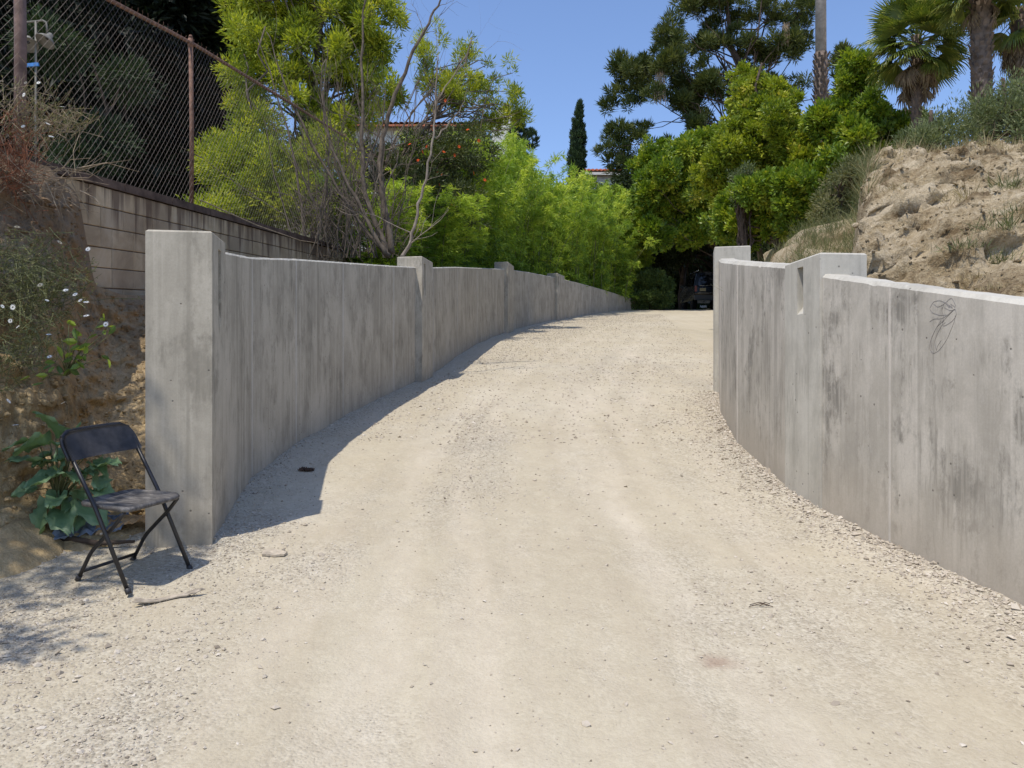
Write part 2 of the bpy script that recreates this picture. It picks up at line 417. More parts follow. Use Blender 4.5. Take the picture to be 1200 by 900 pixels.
M['bamboo'] = mat_leaf('bamboo_leaf', [(0.0, (0.110, 0.184, 0.026)), (0.45, (0.260, 0.399, 0.046)), (0.8, (0.453, 0.582, 0.061)), (1.0, (0.646, 0.711, 0.107))], 0.4)
M['lime'] = mat_leaf('lime_leaf', [(0.0, (0.117, 0.172, 0.027)), (0.4, (0.291, 0.361, 0.041)), (0.8, (0.523, 0.567, 0.054)), (1.0, (0.696, 0.651, 0.081))], 0.45)
M['pitto'] = mat_leaf('glossy_shrub_leaf', [(0.0, (0.069, 0.125, 0.018)), (0.45, (0.170, 0.268, 0.025)), (0.8, (0.339, 0.411, 0.038)), (1.0, (0.520, 0.500, 0.063))], 0.35, 0.42)
M['pitto2'] = mat_leaf('yellow_shrub_leaf', [(0.0, (0.086, 0.139, 0.018)), (0.4, (0.239, 0.313, 0.029)), (0.8, (0.444, 0.486, 0.042)), (1.0, (0.581, 0.504, 0.097))], 0.35, 0.42)
M['olive'] = mat_leaf('olive_leaf', [(0.0, (0.04, 0.055, 0.02)), (0.5, (0.085, 0.11, 0.035)), (1.0, (0.17, 0.19, 0.06))], 0.25, 0.5)
M['fresh'] = mat_leaf('fresh_green_leaf', [(0.0, (0.059, 0.099, 0.018)), (0.45, (0.158, 0.242, 0.030)), (0.8, (0.264, 0.363, 0.045)), (1.0, (0.396, 0.440, 0.070))], 0.4, 0.42)
M['bush'] = mat_leaf('bush_leaf', [(0.0, (0.053, 0.090, 0.023)), (0.5, (0.105, 0.165, 0.046)), (1.0, (0.210, 0.285, 0.078))], 0.25, 0.42)
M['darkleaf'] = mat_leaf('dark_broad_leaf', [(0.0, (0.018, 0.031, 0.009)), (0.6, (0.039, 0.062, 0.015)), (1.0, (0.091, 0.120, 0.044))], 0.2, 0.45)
M['pine'] = mat_leaf('pine_needle', [(0.0, (0.035, 0.058, 0.019)), (0.5, (0.087, 0.117, 0.030)), (1.0, (0.205, 0.218, 0.052))], 0.2, 0.55)
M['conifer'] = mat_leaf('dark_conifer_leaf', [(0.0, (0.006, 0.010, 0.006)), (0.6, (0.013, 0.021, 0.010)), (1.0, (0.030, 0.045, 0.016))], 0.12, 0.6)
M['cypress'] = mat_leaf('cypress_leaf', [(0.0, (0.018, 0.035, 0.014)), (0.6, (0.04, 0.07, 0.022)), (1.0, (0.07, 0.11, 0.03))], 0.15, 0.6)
M['grey'] = mat_leaf('grey_green_leaf', [(0.0, (0.076, 0.097, 0.044)), (0.5, (0.164, 0.206, 0.088)), (1.0, (0.316, 0.338, 0.156))], 0.3, 0.6)
M['palmleaf'] = mat_leaf('palm_blade', [(0.0, (0.060, 0.108, 0.022)), (0.5, (0.163, 0.216, 0.041)), (0.85, (0.325, 0.360, 0.068)), (1.0, (0.711, 0.576, 0.165))], 0.25, 0.4, 0.5)
M['deadpalm'] = mat_leaf('dead_palm_blade', [(0.0, (0.14, 0.10, 0.065)), (0.5, (0.27, 0.20, 0.13)), (1.0, (0.45, 0.36, 0.22))], 0.2, 0.8)
M['straw'] = mat_leaf('dry_grass', [(0.0, (0.20, 0.15, 0.085)), (0.5, (0.38, 0.30, 0.17)), (1.0, (0.55, 0.47, 0.28))], 0.3, 0.8)
M['weed'] = mat_leaf('green_weed', [(0.0, (0.07, 0.09, 0.035)), (0.5, (0.16, 0.18, 0.075)), (1.0, (0.36, 0.33, 0.17))], 0.3, 0.7)
M['rusttwig'] = mat_plain('dead_reddish_twig', (0.22, 0.095, 0.055), 0.9, 0.1, var=0.5, vs=12)
M['twig'] = mat_plain('pale_dry_twig', (0.33, 0.26, 0.18), 0.9, 0.1, var=0.4, vs=12)
M['greentwig'] = mat_plain('green_stem', (0.15, 0.16, 0.075), 0.8, 0.2, var=0.4, vs=12)
M['petal'] = mat_plain('white_petal', (0.82, 0.81, 0.76), 0.7, 0.2)
M['orange'] = mat_plain('orange_petal', (0.75, 0.13, 0.03), 0.7, 0.2)
M['bigleaf'] = mat_leaf('fleshy_grey_leaf', [(0.0, (0.097, 0.178, 0.079)), (0.5, (0.176, 0.295, 0.143)), (1.0, (0.351, 0.473, 0.257))], 0.2, 0.45, 0.5)
M['sprig'] = mat_leaf('sprig_leaf', [(0.0, (0.07, 0.13, 0.04)), (0.5, (0.15, 0.24, 0.05)), (1.0, (0.32, 0.42, 0.06))], 0.4, 0.35, 0.5)

# ------------------------------------------------------------------ foliage generators
def leaf_arrays(P, D, L, W, rng, fold=0.25, up=None):
    """one folded rhombus per leaf"""
    n = len(P)
    D = norm(D)
    r = norm(rng.normal(size=(n, 3)))
    if up is not None: r = norm(r * 0.6 + np.array([0, 0, up]))
    S = norm(np.cross(D, r)); Nn = np.cross(S, D)
    L = np.broadcast_to(L, (n,))[:, None]; W = np.broadcast_to(W, (n,))[:, None]
    a = P; c = P + D * L
    mid = P + D * L * 0.42 + Nn * W * fold
    V = np.stack([a, mid - S * W * 0.5, c, mid + S * W * 0.5], 1).reshape(-1, 3)
    F = np.arange(4 * n).reshape(-1, 4)
    return V, F

def blob_points(rng, blobs, n, shell=0.6, rough=0.25):
    b = np.array(blobs, float)
    vol = b[:, 3] * b[:, 4] * b[:, 5]; vol = vol ** 0.8
    idx = rng.choice(len(b), n, p=vol / vol.sum())
    d = norm(rng.normal(size=(n, 3)))
    r = (rng.random(n) ** (1 / 3 * (1 - shell) + 0.05)) 
    r = r * (1 + rough * fbm(d[:, 0] * 2.5 + idx * 7.3, d[:, 1] * 2.5, 3, 3, z=d[:, 2] * 2.5) * 2)
    return b[idx, :3] + d * r[:, None] * b[idx, 3:6], d, idx

def crown_mesh(name, rng, blobs, nclump, per, cr, L, W, mat, shell=0.6, outward=0.7, up=0.3, flat=1.0, rough=0.25, jit=0.3, core=True):
    C, d, idx = blob_points(rng, blobs, nclump, shell, rough)
    ct = rng.random(nclump)
    k = np.repeat(np.arange(nclump), per); n = len(k)
    size = cr * (0.6 + 0.8 * rng.random(nclump))
    off = norm(rng.normal(size=(n, 3))) * (rng.random(n) ** 0.5)[:, None]
    off[:, 2] *= flat
    P = C[k] + off * size[k][:, None]
    D = norm(off) * outward + d[k] * 0.5 + rng.normal(size=(n, 3)) * jit + np.array([0, 0, up])
    LL = L * (0.6 + 0.8 * rng.random(n)); WW = W * (0.7 + 0.6 * rng.random(n))
    V, F = leaf_arrays(P, D, LL, WW, rng)
    t = np.clip(0.68 * ct[k] + 0.32 * rng.random(n) + (rng.random(n) < 0.03) * 0.3, 0, 1)
    return mesh_np(name, V, F, mat, np.repeat(t, 4)), C

def limb(rng, a, b, r0, r1, wob=0.12, n=6):
    a = np.array(a, float); b = np.array(b, float)
    t = np.linspace(0, 1, n)[:, None]
    L = np.linalg.norm(b - a)
    P = a + (b - a) * t
    j = rng.normal(size=(n, 3)) * wob * L * 0.25; j[0] = 0; j[-1] = 0
    P = P + j; P[:, 2] += (np.sin(t[:, 0] * np.pi) * 0.06 * L)
    return P, np.linspace(r0, r1, n)

def tree(name, label, cat, base, blobs, trunk_r, leafmat, barkmat, rng, nclump=500, per=40, cr=0.35, L=0.10, W=0.05,
         group=None, shell=0.6, up=0.3, flat=1.0, nlimb=14, outward=0.7, rough=0.25, jit=0.3, lean=(0, 0), trunk_to=None, limb_f=0.38):
    """base in world; blobs relative to the base"""
    root = empty(name, base, label, cat, group)
    me, C = crown_mesh('crown', rng, blobs, int(nclump * 1.45), per, cr, L * 1.15, W * 1.25, leafmat, shell, outward, up, flat, rough, jit)
    link('crown', me, root)
    b = np.array(blobs, float)
    topz = (b[:, 2]).max(); cen = (b[:, :3] * b[:, 3:4]).sum(0) / b[:, 3].sum()
    top = trunk_to if trunk_to is not None else (cen[0] + lean[0], cen[1] + lean[1], topz)
    mb = MB()
    P, Rr = limb(rng, (0, 0, -0.3), top, trunk_r, trunk_r * 0.3, 0.1, 9)
    mb.tube(P, Rr, 8)
    mb.build('trunk', barkmat, root, True)
    mb = MB()
    sel = rng.choice(len(C), min(nlimb, len(C)), replace=False)
    for i in sel:
        q = C[i]; s = np.clip(rng.uniform(0.3, 0.85), 0, 1)
        a = P[int(s * 8)]
        if q[2] < a[2]: a = P[max(1, int(s * 4))]
        Q, rr = limb(rng, a, q, trunk_r * limb_f, 0.010, 0.18, 6)
        mb.tube(Q, rr, 5, cap=False)
    mb.build('branches', barkmat, root, True)['kind'] = 'stuff'
    return root

def lobed(blobs, rng, n=14, frac=0.34, core=0.62, out=1.05):
    """break each crown lobe into a core and many small sprigs standing off it"""
    res = []
    for (x, y, z, a, b, c) in blobs:
        res.append((x, y, z, a * core, b * core, c * core))
        for i in range(n):
            d = norm(rng.normal(size=3)); r = out * rng.uniform(0.62, 1.0); f = frac * rng.uniform(0.55, 1.25)
            m_ = (a * b * c) ** (1 / 3)
            res.append((x + d[0] * a * r, y + d[1] * b * r, z + d[2] * c * r, m_ * f, m_ * f, m_ * f * 0.85))
    return res

def relblobs(base, items):
    """items: (px, py, Y, rpx, rpy, ry metres) measured crown lobes -> relative blobs"""
    out = []
    for (px, py, Y, rx, rz, ry) in items:
        p = at(px, py, Y)
        out.append((p.x - base[0], p.y - base[1], p.z - base[2], rx / FPX * Y, ry, rz / FPX * Y))
    return out

# ================================================================== SETTING
def nonuni(fine0, fine1, step, lo, hi, ratio=1.18):
    a = list(np.arange(fine0, fine1 + 1e-6, step))
    s = step; x = a[-1]
    while x < hi: s *= ratio; x += s; a.append(x)
    s = step; x = a[0]; left = []
    while x > lo: s *= ratio; x -= s; left.append(x)
    return np.array(left[::-1] + a)

xs = nonuni(-3.6, 3.3, 0.028, -500, 500)
ys = nonuni(2.2, 9.5, 0.028, -300, 900, 1.035)
XX, YY = np.meshgrid(xs, ys, indexing='ij')
dl = XX - xl(YY); dr = xr(YY) - XX
near = sstep(60, 30, YY) * sstep(30, 12, np.abs(XX))
ruts = -0.012 * np.exp(-((XX - 0.25 * np.sin(YY * 0.12) - 0.95 - xl(np.maximum(YY, 9)) * 0.5 - 0.9) / 0.22) ** 2)
berm = 0.05 * np.exp(-np.clip(dr, 0, None) / 0.22) * (YY < 12) + 0.035 * np.exp(-np.clip(dl, 0, None) / 0.2) * (YY > 5.0) * (YY < 43)
ZZ = g(YY) + near * (0.022 * fbm(XX * 0.8, YY * 0.8, 5, 3) + 0.010 * fbm(XX * 4, YY * 4, 9, 3) + 0.0055 * fbm(XX * 16, YY * 16, 21, 2) + 0 * ruts) + berm
# gravelliness, shared by the sheet colour and the loose stones
def gravelness(X, Y):
    a = np.exp(-np.clip(xr(Y) - X, 0, None) / 0.45) * 1.0 * (Y < 13)
    a = np.maximum(a, 0.85 * np.exp(-np.clip(X - xl(Y), 0, None) / 0.4) * (Y > 4.9))
    leftfg = sstep(-0.7, -1.7, X + 0.35 * fbm(X * 1.1, Y * 1.1, 31, 3)) * sstep(6.4, 5.0, Y) * (0.68 + 0.5 * fbm(X * 1.7, Y * 1.7, 77, 3))
    a = np.maximum(a, leftfg)
    n = fbm(X * 0.9 + 3, Y * 0.5, 44, 4)
    a = np.maximum(a, sstep(0.0, 0.6, n) * 0.38)
    a = np.maximum(a, 0.6 * np.exp(-((X + 0.35 - 0.3 * n) / 0.35) ** 2) * sstep(4.8, 6.5, Y) * sstep(12, 9, Y))
    return a
GR = gravelness(XX, YY)
def tracks(X, Y):
    xc = np.interp(Y, [0, 3, 6, 9, 12, 18, 26, 36, 44], [0.55, 0.30, 0.05, 0.2, 0.75, 2.0, 3.9, 7.0, 10.2])
    out = 0
    for off, w_, a_, ph_ in ((-0.95, 0.16, .9, 0), (0.62, 0.17, 1.0, 1), (-0.42, 0.10, .5, 2), (1.12, 0.10, .6, 3)):
        d = X - xc - off - 0.10 * np.sin(Y * 0.35 + ph_)
        out = out + a_ * np.exp(-(d / w_) ** 2) - 0.55 * a_ * (np.exp(-((d - w_ * 1.9) / (w_ * .5)) ** 2) + np.exp(-((d + w_ * 1.9) / (w_ * .5)) ** 2))
    return np.clip(out, -1, 1) * sstep(48, 40, Y)
TRK = tracks(XX, YY)
ZZ = ZZ - 0.009 * TRK * near
V = np.stack([XX, YY, ZZ], -1).reshape(-1, 3)
rme = mesh_np('gravel_driveway', V, grid_faces(len(xs), len(ys)), M['ground'], (GR * (1 - 0.5 * np.clip(TRK, 0, 1))).ravel(), True)
ta = rme.attributes.new('track', 'FLOAT', 'POINT'); ta.data.foreach_set('value', TRK.ravel().astype(np.float32))
road = link('gravel_driveway', rme)
tag(road, kind='structure')

def ground_z(X, Y):
    ix = np.clip(np.searchsorted(xs, X) - 1, 0, len(xs) - 2); iy = np.clip(np.searchsorted(ys, Y) - 1, 0, len(ys) - 2)
    fx = (X - xs[ix]) / (xs[ix + 1] - xs[ix]); fy = (Y - ys[iy]) / (ys[iy + 1] - ys[iy])
    return (ZZ[ix, iy] * (1 - fx) * (1 - fy) + ZZ[ix + 1, iy] * fx * (1 - fy) + ZZ[ix, iy + 1] * (1 - fx) * fy + ZZ[ix + 1, iy + 1] * fx * fy)
def gz(x, y): return float(ground_z(np.array([x]), np.array([y]))[0])

# ---- loose stones
ico_v = []
ph = (1 + 5 ** 0.5) / 2
for a_, b_ in ((1, ph), (-1, ph), (1, -ph), (-1, -ph)):
    ico_v += [(0, a_, b_), (a_, b_, 0), (b_, 0, a_)]
ico_v = norm(np.array(ico_v, float))
def hull_faces(Vv):
    F = []
    n = len(Vv)
    for i in range(n):
        for j in range(i + 1, n):
            for k in range(j + 1, n):
                nn = np.cross(Vv[j] - Vv[i], Vv[k] - Vv[i]); d = (Vv - Vv[i]) @ nn
                if np.all(d < 1e-6): F.append((i, j, k))
                elif np.all(d > -1e-6): F.append((i, k, j))
    return np.array(F)
ico_f = hull_faces(ico_v)
octa_v = np.array([(1, 0, 0), (-1, 0, 0), (0, 1, 0), (0, -1, 0), (0, 0, 1), (0, 0, -1)], float)
octa_f = hull_faces(octa_v)
def stones(rng, X, Y, S, base_v, base_f, tint, sink=0.25, zfun=ground_z):
    n = len(X); m = len(base_v)
    shp = base_v[None] * (1 + rng.uniform(-0.28, 0.28, (n, m, 1)))
    sc_ = np.stack([rng.uniform(0.8, 1.35, n), rng.uniform(0.65, 1.0, n), rng.uniform(0.4, 0.8, n)], 1)
    shp = shp * sc_[:, None, :]
    a = rng.uniform(0, 2 * np.pi, n); b = rng.normal(0, 0.35, n)
    ca, sa, cb, sb = np.cos(a)[:, None], np.sin(a)[:, None], np.cos(b)[:, None], np.sin(b)[:, None]
    x, y, z = shp[..., 0], shp[..., 1], shp[..., 2]
    x, z = x * cb - z * sb, x * sb + z * cb
    x, y = x * ca - y * sa, x * sa + y * ca
    P = np.stack([x, y, z], -1) * S[:, None, None]
    P[..., 0] += X[:, None]; P[..., 1] += Y[:, None]; P[..., 2] += (zfun(X, Y) + S * sink)[:, None]
    F = (base_f[None] + (np.arange(n) * m)[:, None, None]).reshape(-1, 3)
    return P.reshape(-1, 3), F, np.repeat(tint, m)

rng = np.random.default_rng(7)
# crushed gravel along the right wall, the left wall and the left foreground
def place(n, x0, x1, y0, y1, pw=1.0, bias=0.0):
    X = rng.uniform(x0, x1, n); Y = y0 + (y1 - y0) * rng.random(n) ** 1.3
    gn_ = gravelness(X, Y) ** pw + bias
    keep = (rng.random(n) < gn_) & (X > xl(np.maximum(Y, 5.0)) - (Y < 5.0) * 2.2) & (X < xr(Y) - 0.005)
    keep &= np.abs(X) < 0.72 * Y + 0.3
    return X[keep], Y[keep]
X, Y = place(250000, -3.6, 3.2, 2.2, 11.5, 2.2, 0.018)
S = rng.lognormal(math.log(0.0048), 0.42, len(X)); S = np.clip(S, 0.003, 0.018)
S *= 1 + 1.1 * np.exp(-np.clip(xr(Y) - X, 0, None) / 0.3)
V1, F1, T1 = stones(rng, X, Y, S, octa_v, octa_f, np.clip(rng.normal(0.55, 0.24, len(X)), 0, 1))
o = link('gravel', mesh_np('gravel', V1, F1, M['stone'], T1)); tag(o, 'crushed pale gravel strewn along the wall feet and left foreground', 'gravel', kind='stuff')
X, Y = place(4200, -3.6, 3.2, 2.3, 9, 1.4, 0.03)
S = np.clip(rng.lognormal(math.log(0.0085), 0.40, len(X)), 0.005, 0.020)
V1, F1, T1 = stones(rng, X, Y, S, ico_v, ico_f, np.clip(rng.normal(0.6, 0.25, len(X)), 0.1, 1), 0.05)
o = link('pebbles', mesh_np('pebbles', V1, F1, M['stone'], T1)); tag(o, 'larger loose pebbles scattered over the driveway', 'pebbles', kind='stuff')
X = rng.uniform(-1.6, 3.4, 36000); Y = rng.uniform(8, 36, 36000)
keep = (X + (np.maximum(Y, 10) - 10) * 0.12 > xl(Y)) & (rng.random(36000) < 0.3 + gravelness(X, Y))
X = X[keep] + np.maximum(Y[keep] - 10, 0) * 0.13; Y = Y[keep]
S = np.clip(rng.lognormal(math.log(0.012), 0.35, len(X)), 0.006, 0.03)
V1, F1, T1 = stones(rng, X, Y, S, octa_v, octa_f, np.clip(rng.normal(0.55, 0.28, len(X)), 0, 1), 0.1)
o = link('far_gravel', mesh_np('far_gravel', V1, F1, M['stone'], T1)); tag(o, 'gravel scattered on the upper slope of the driveway', 'gravel', kind='stuff')

# ---- land behind the left wall
def terrace_rows():
    yy = np.concatenate([np.arange(9.0, 44, 0.5), np.arange(44, 200, 6)])
    tt = np.concatenate([np.linspace(0, 1, 14), 1 + np.linspace(0.08, 1, 18) ** 2 * 12])
    Vv = []
    for y in yy:
        x0 = float(xl(y)) - 0.2; x1 = float(bwx(y)) - 0.1
        x1 = min(x1, x0 - 0.6)
        ztop = float(np.interp(y, LWa[:, 1], LWa[:, 2])) - 0.42
        zz1 = float(bwz(y)) - 0.2 if y < 24 else max(ztop + 0.3, float(bwz(24)) + (y - 24) * 0.14)
        for t_ in tt:
            if t_ <= 1:
                x = x0 + (x1 - x0) * t_
                z = ztop + (zz1 - ztop) * (sstep(0.8, 1, t_) * (0 if y < 20 else 1) + (t_ * 0.5 if y >= 20 else t_ * 0.12))
                if y >= 20: z = ztop + (zz1 - ztop) * t_
            else:
                x = x1 - (t_ - 1) * 6
                z = zz1 + (t_ - 1) * 0.55 + max(0, y - 44) * 0.10
            Vv.append((x, y, z + 0.06 * float(vnoise(x, y, 3))))
    return np.array(Vv), grid_faces(len(yy), len(tt))
V1, F1 = terrace_rows()
tag(link('hillside_left', mesh_np('hillside_left', V1, F1, M['hill'], None, True)), kind='structure')
# upper hill behind everything
xx = np.linspace(-160, 200, 60); yy = np.linspace(58, 260, 30)
A, B = np.meshgrid(xx, yy, indexing='ij')
zz = g(B) - 0.2 + sstep(58, 110, B) * 11 + fbm(A * 0.03, B * 0.03, 8, 3) * 2
tag(link('hill', mesh_np('hill', np.stack([A, B, zz], -1).reshape(-1, 3), grid_faces(60, 30), M['hill'], None, True)), kind='structure')

# ---- land behind the right wall: dry cut bank, then hillside
def cliff_x(Y): return 2.78 + 0.47 * (Y - 6.65)
def right_land(X, Y):
    d = X - xr(Y)
    wt = np.interp(Y, RWa[:, 1], RWa[:, 2])
    low = g(Y) + 1.35 + 0.9 * sstep(9, 16, Y) + 0.16 * np.clip(d, 0, 30) * sstep(11, 15, Y) + 0.10 * np.clip(d, 0, 20)
    low = np.where(Y > 20, low * sstep(60, 30, Y) + (g(Y) + 0.1) * (1 - sstep(60, 30, Y)), low)
    # road side beyond the wall end slopes down to the drive
    low = np.minimum(low, g(Y) + 3.2)
    low = np.where(Y > 11.6, g(Y) - 0.15 + (low - g(Y) + 0.15) * sstep(0.1, 1.4, d), low)
    # bank face from wall up to the crest
    crest_y = 11.3 + 0.6 * vnoise(X * 0.5, Y * 0, 4)
    rise = sstep(0, 1, np.clip(d / (1.1 + 0.58 * np.clip(crest_y - 4.2, 0, 8)), 0, 1) ** 1.25)
    u = np.clip((Y - 5.2) / (crest_y - 5.2), 0, 1)
    face = np.clip(0.55 * np.clip(d, 0, 9) / (0.6 + 0.55 * np.clip(crest_y - 4.0, 0, 8)) + 0.45 * u, 0, 1)
    q = np.clip(d / 2.3, 0, 1)
    plane = np.minimum(0.90 + 0.36 * Y, 4.93 + 0.02 * np.clip(Y - 11.2, 0, 30))
    bank = (wt - 0.22) + (plane - (wt - 0.22)) * (0.35 * q + 0.65 * sstep(0.05, 1.0, q))
    cx = cliff_x(Y) + 0.16 * fbm(Y * 1.3, X * 0.4, 12, 3)
    mask = sstep(-0.10, 0.22, X - cx)
    mask = np.where(Y > 14, mask * sstep(24, 15, Y), mask)
    z = low * (1 - mask) + bank * mask
    # lower ledge seen left of the cliff
    ledge = np.exp(-(((X - 5.75) / 0.75) ** 2 + ((Y - 15.2) / 1.6) ** 2))
    z = np.maximum(z, (4.42 + 0.3 * (X - 5.7)) * (ledge > 0.02) * sstep(0.10, 0.55, ledge) + z * (1 - sstep(0.10, 0.55, ledge)))
    return z
us = np.concatenate([np.arange(0.19, 6.5, 0.05), 6.5 + np.cumsum(0.05 * 1.12 ** np.arange(1, 55))])
vs = np.concatenate([np.arange(1.2, 13.5, 0.05), 13.5 + np.cumsum(0.05 * 1.05 ** np.arange(1, 95))])
vs = vs[vs < 150]
B, A = np.meshgrid(vs, us, indexing='xy')
Xb = xr(B) + A + np.clip(B - 40, 0, 200) * 0.0
Zb = right_land(Xb, B)
# clod relief, stronger on steep dry face
inb = sstep(-0.1, 0.3, Xb - cliff_x(B)) * sstep(13.5, 11.5, B)
n1 = fbm(Xb * 1.1, B * 1.1, 71, 4, z=Zb * 1.1); n2 = fbm(Xb * 4.2, B * 4.2, 72, 4, z=Zb * 4.2); n3 = fbm(Xb * 10, B * 10, 74, 3, z=Zb * 10)
near_w = sstep(0.0, 0.5, A - 0.19)
amp = (0.05 + 0.95 * inb)
Xo = Xb - (0.22 * n1 + 0.17 * np.abs(n2)) * amp * near_w
Yo = B - (0.34 * n1 + 0.26 * n2 + 0.05 * n3) * amp * near_w
rf = np.exp(-np.abs(Xb - cliff_x(B) - 0.7) / 0.8)   # raw broken soil near the cliff edge
n4 = fbm(Xb * 23, B * 23, 75, 2, z=Zb * 23)
Zo = Zb + (0.10 * n1 + 0.12 * n2 + (0.045 + 0.05 * rf) * n3 + (0.018 + 0.02 * rf) * n4) * amp * near_w
# land stays behind the wall, a dip at its back
bank_o = link('dirt_bank', mesh_np('dirt_bank', np.stack([Xo, Yo, Zo], -1).reshape(-1, 3), grid_faces(*Xb.shape), M['bank_r'], None, True))
tag(bank_o, kind='structure')
def land_z(X, Y): return right_land(np.asarray(X, float), np.asarray(Y, float))

# ---- left cut bank below the old block wall
cols = [  # foot, mid, top
    ((-3.5, 1.0, .12), (-3.9, 1.0, 1.5), (-4.4, 1.0, 2.7)),
    ((-3.45, 3.2, .42), (-3.85, 3.4, 1.8), (-4.25, 3.8, 3.1)),
    ((-3.30, 4.4, .58), (-3.62, 4.8, 1.95), (-4.12, 5.7, 3.45)),
    ((-3.14, 4.85, .64), (-3.45, 5.35, 2.05), (-4.03, 6.3, 3.52)),
    ((-2.98, 4.90, .65), (-3.50, 5.75, 2.10), (-3.99, 6.85, 3.55)),
    ((-2.78, 4.98, .66), (-3.50, 6.15, 2.0), (-3.98, 7.28, 3.42)),
    ((-2.68, 5.05, .67), (-3.52, 6.5, 1.75), (-3.97, 7.55, 2.62)),
    ((-2.56, 5.18, .69), (-3.5, 7.0, 1.75), (-3.93, 8.0, 2.58)),
    ((-2.44, 5.33, .71), (-3.25, 7.2, 1.80), (-3.86, 8.8, 2.66)),
    ((-2.30, 5.45, .73), (-2.9, 7.2, 1.85), (-3.80, 10.0, 2.85)),
    ((-2.28, 5.55, .74), (-2.32, 7.0, 1.9), (-2.40, 9.0, 2.75)),
]
cc = np.array(cols)
nu, nv = 300, 130
uu = np.linspace(0, len(cols) - 1, nu); vv = np.linspace(-0.12, 1, nv)
P3 = np.array([[np.interp(uu, np.arange(len(cols)), cc[:, k, j]) for j in range(3)] for k in range(3)])  # k, j, nu
# smooth along u
ker = np.hanning(15); ker /= ker.sum()
P3 = np.array([[np.convolve(np.pad(P3[k, j], 7, mode='edge'), ker, 'valid') for j in range(3)] for k in range(3)])
Vv = np.zeros((nu, nv, 3))
for i, v in enumerate(vv):
    a = (1 - v) * (1 - 2 * v) if True else 0
    b_ = 4 * v * (1 - v); c_ = v * (2 * v - 1)
    Vv[:, i, :] = (a * P3[0] + b_ * P3[1] + c_ * P3[2]).T
q = Vv
n1 = fbm(q[..., 0] * 1.2, q[..., 1] * 1.2, 81, 4, z=q[..., 2] * 2.0); n2 = fbm(q[..., 0] * 3.5, q[..., 1] * 3.5, 82, 4, z=q[..., 2] * 7.0)
n3 = fbm(q[..., 0] * 13, q[..., 1] * 13, 85, 3, z=q[..., 2] * 13)
fade = sstep(-0.1, 0.15, vv)[None, :] * sstep(1.02, 0.9, vv)[None, :]
Vv[..., 0] += (0.16 * n1 + 0.08 * n2 + 0.035 * n3) * fade; Vv[..., 1] -= (0.20 * n1 + 0.11 * n2 + 0.045 * n3) * fade; Vv[..., 2] += (0.03 * n3) * fade
# spill of loose dirt at the foot of the bank on the left
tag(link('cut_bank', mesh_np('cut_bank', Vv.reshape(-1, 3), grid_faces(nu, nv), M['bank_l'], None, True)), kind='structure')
def bank_pt(u, v):
    i = int(np.clip(u / (len(cols) - 1) * (nu - 1), 0, nu - 1)); j = int(np.clip((v + 0.12) / 1.12 * (nv - 1), 0, nv - 1))
    return Vector(Vv[i, j])
bankgrid = Vv

rgl = np.random.default_rng(55)
fl_ = Vv[:, 14:-4].reshape(-1, 3)
kk_ = rgl.choice(len(fl_), 3200, replace=False); PC = fl_[kk_]
S_l = np.clip(rgl.lognormal(math.log(.010), .6, len(PC)), .004, .05)
V1, F1, T1 = stones(rgl, PC[:, 0] + .004, PC[:, 1] - .004, S_l, ico_v, ico_f, rgl.random(len(PC)), 0.0, lambda a, b: PC[:, 2])
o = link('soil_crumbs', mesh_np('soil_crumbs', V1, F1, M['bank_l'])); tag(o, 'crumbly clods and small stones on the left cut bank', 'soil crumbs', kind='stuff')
# spill mound
def mound(name, cx, cy, rx, ry, h, mat, seed, n=60, noise_amp=0.06):
    a = np.linspace(-1, 1, n); A_, B_ = np.meshgrid(a, a, indexing='ij')
    rr = np.clip(1 - A_ ** 2 - B_ ** 2, 0, 1)
    X_ = cx + A_ * rx; Y_ = cy + B_ * ry
    Z_ = ground_z(X_.ravel(), Y_.ravel()).reshape(X_.shape) - 0.03 + h * rr ** 0.8 * (1 + 0.5 * fbm(X_ * 3, Y_ * 3, seed, 4)) + noise_amp * rr * fbm(X_ * 9, Y_ * 9, seed + 1, 3)
    return link(name, mesh_np(name, np.stack([X_, Y_, Z_], -1).reshape(-1, 3), grid_faces(n, n), mat, None, True))
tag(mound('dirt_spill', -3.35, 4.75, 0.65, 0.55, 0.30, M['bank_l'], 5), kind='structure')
tag(mound('dirt_spill', -2.75, 5.15, 0.45, 0.35, 0.12, M['bank_l'], 9), kind='structure')

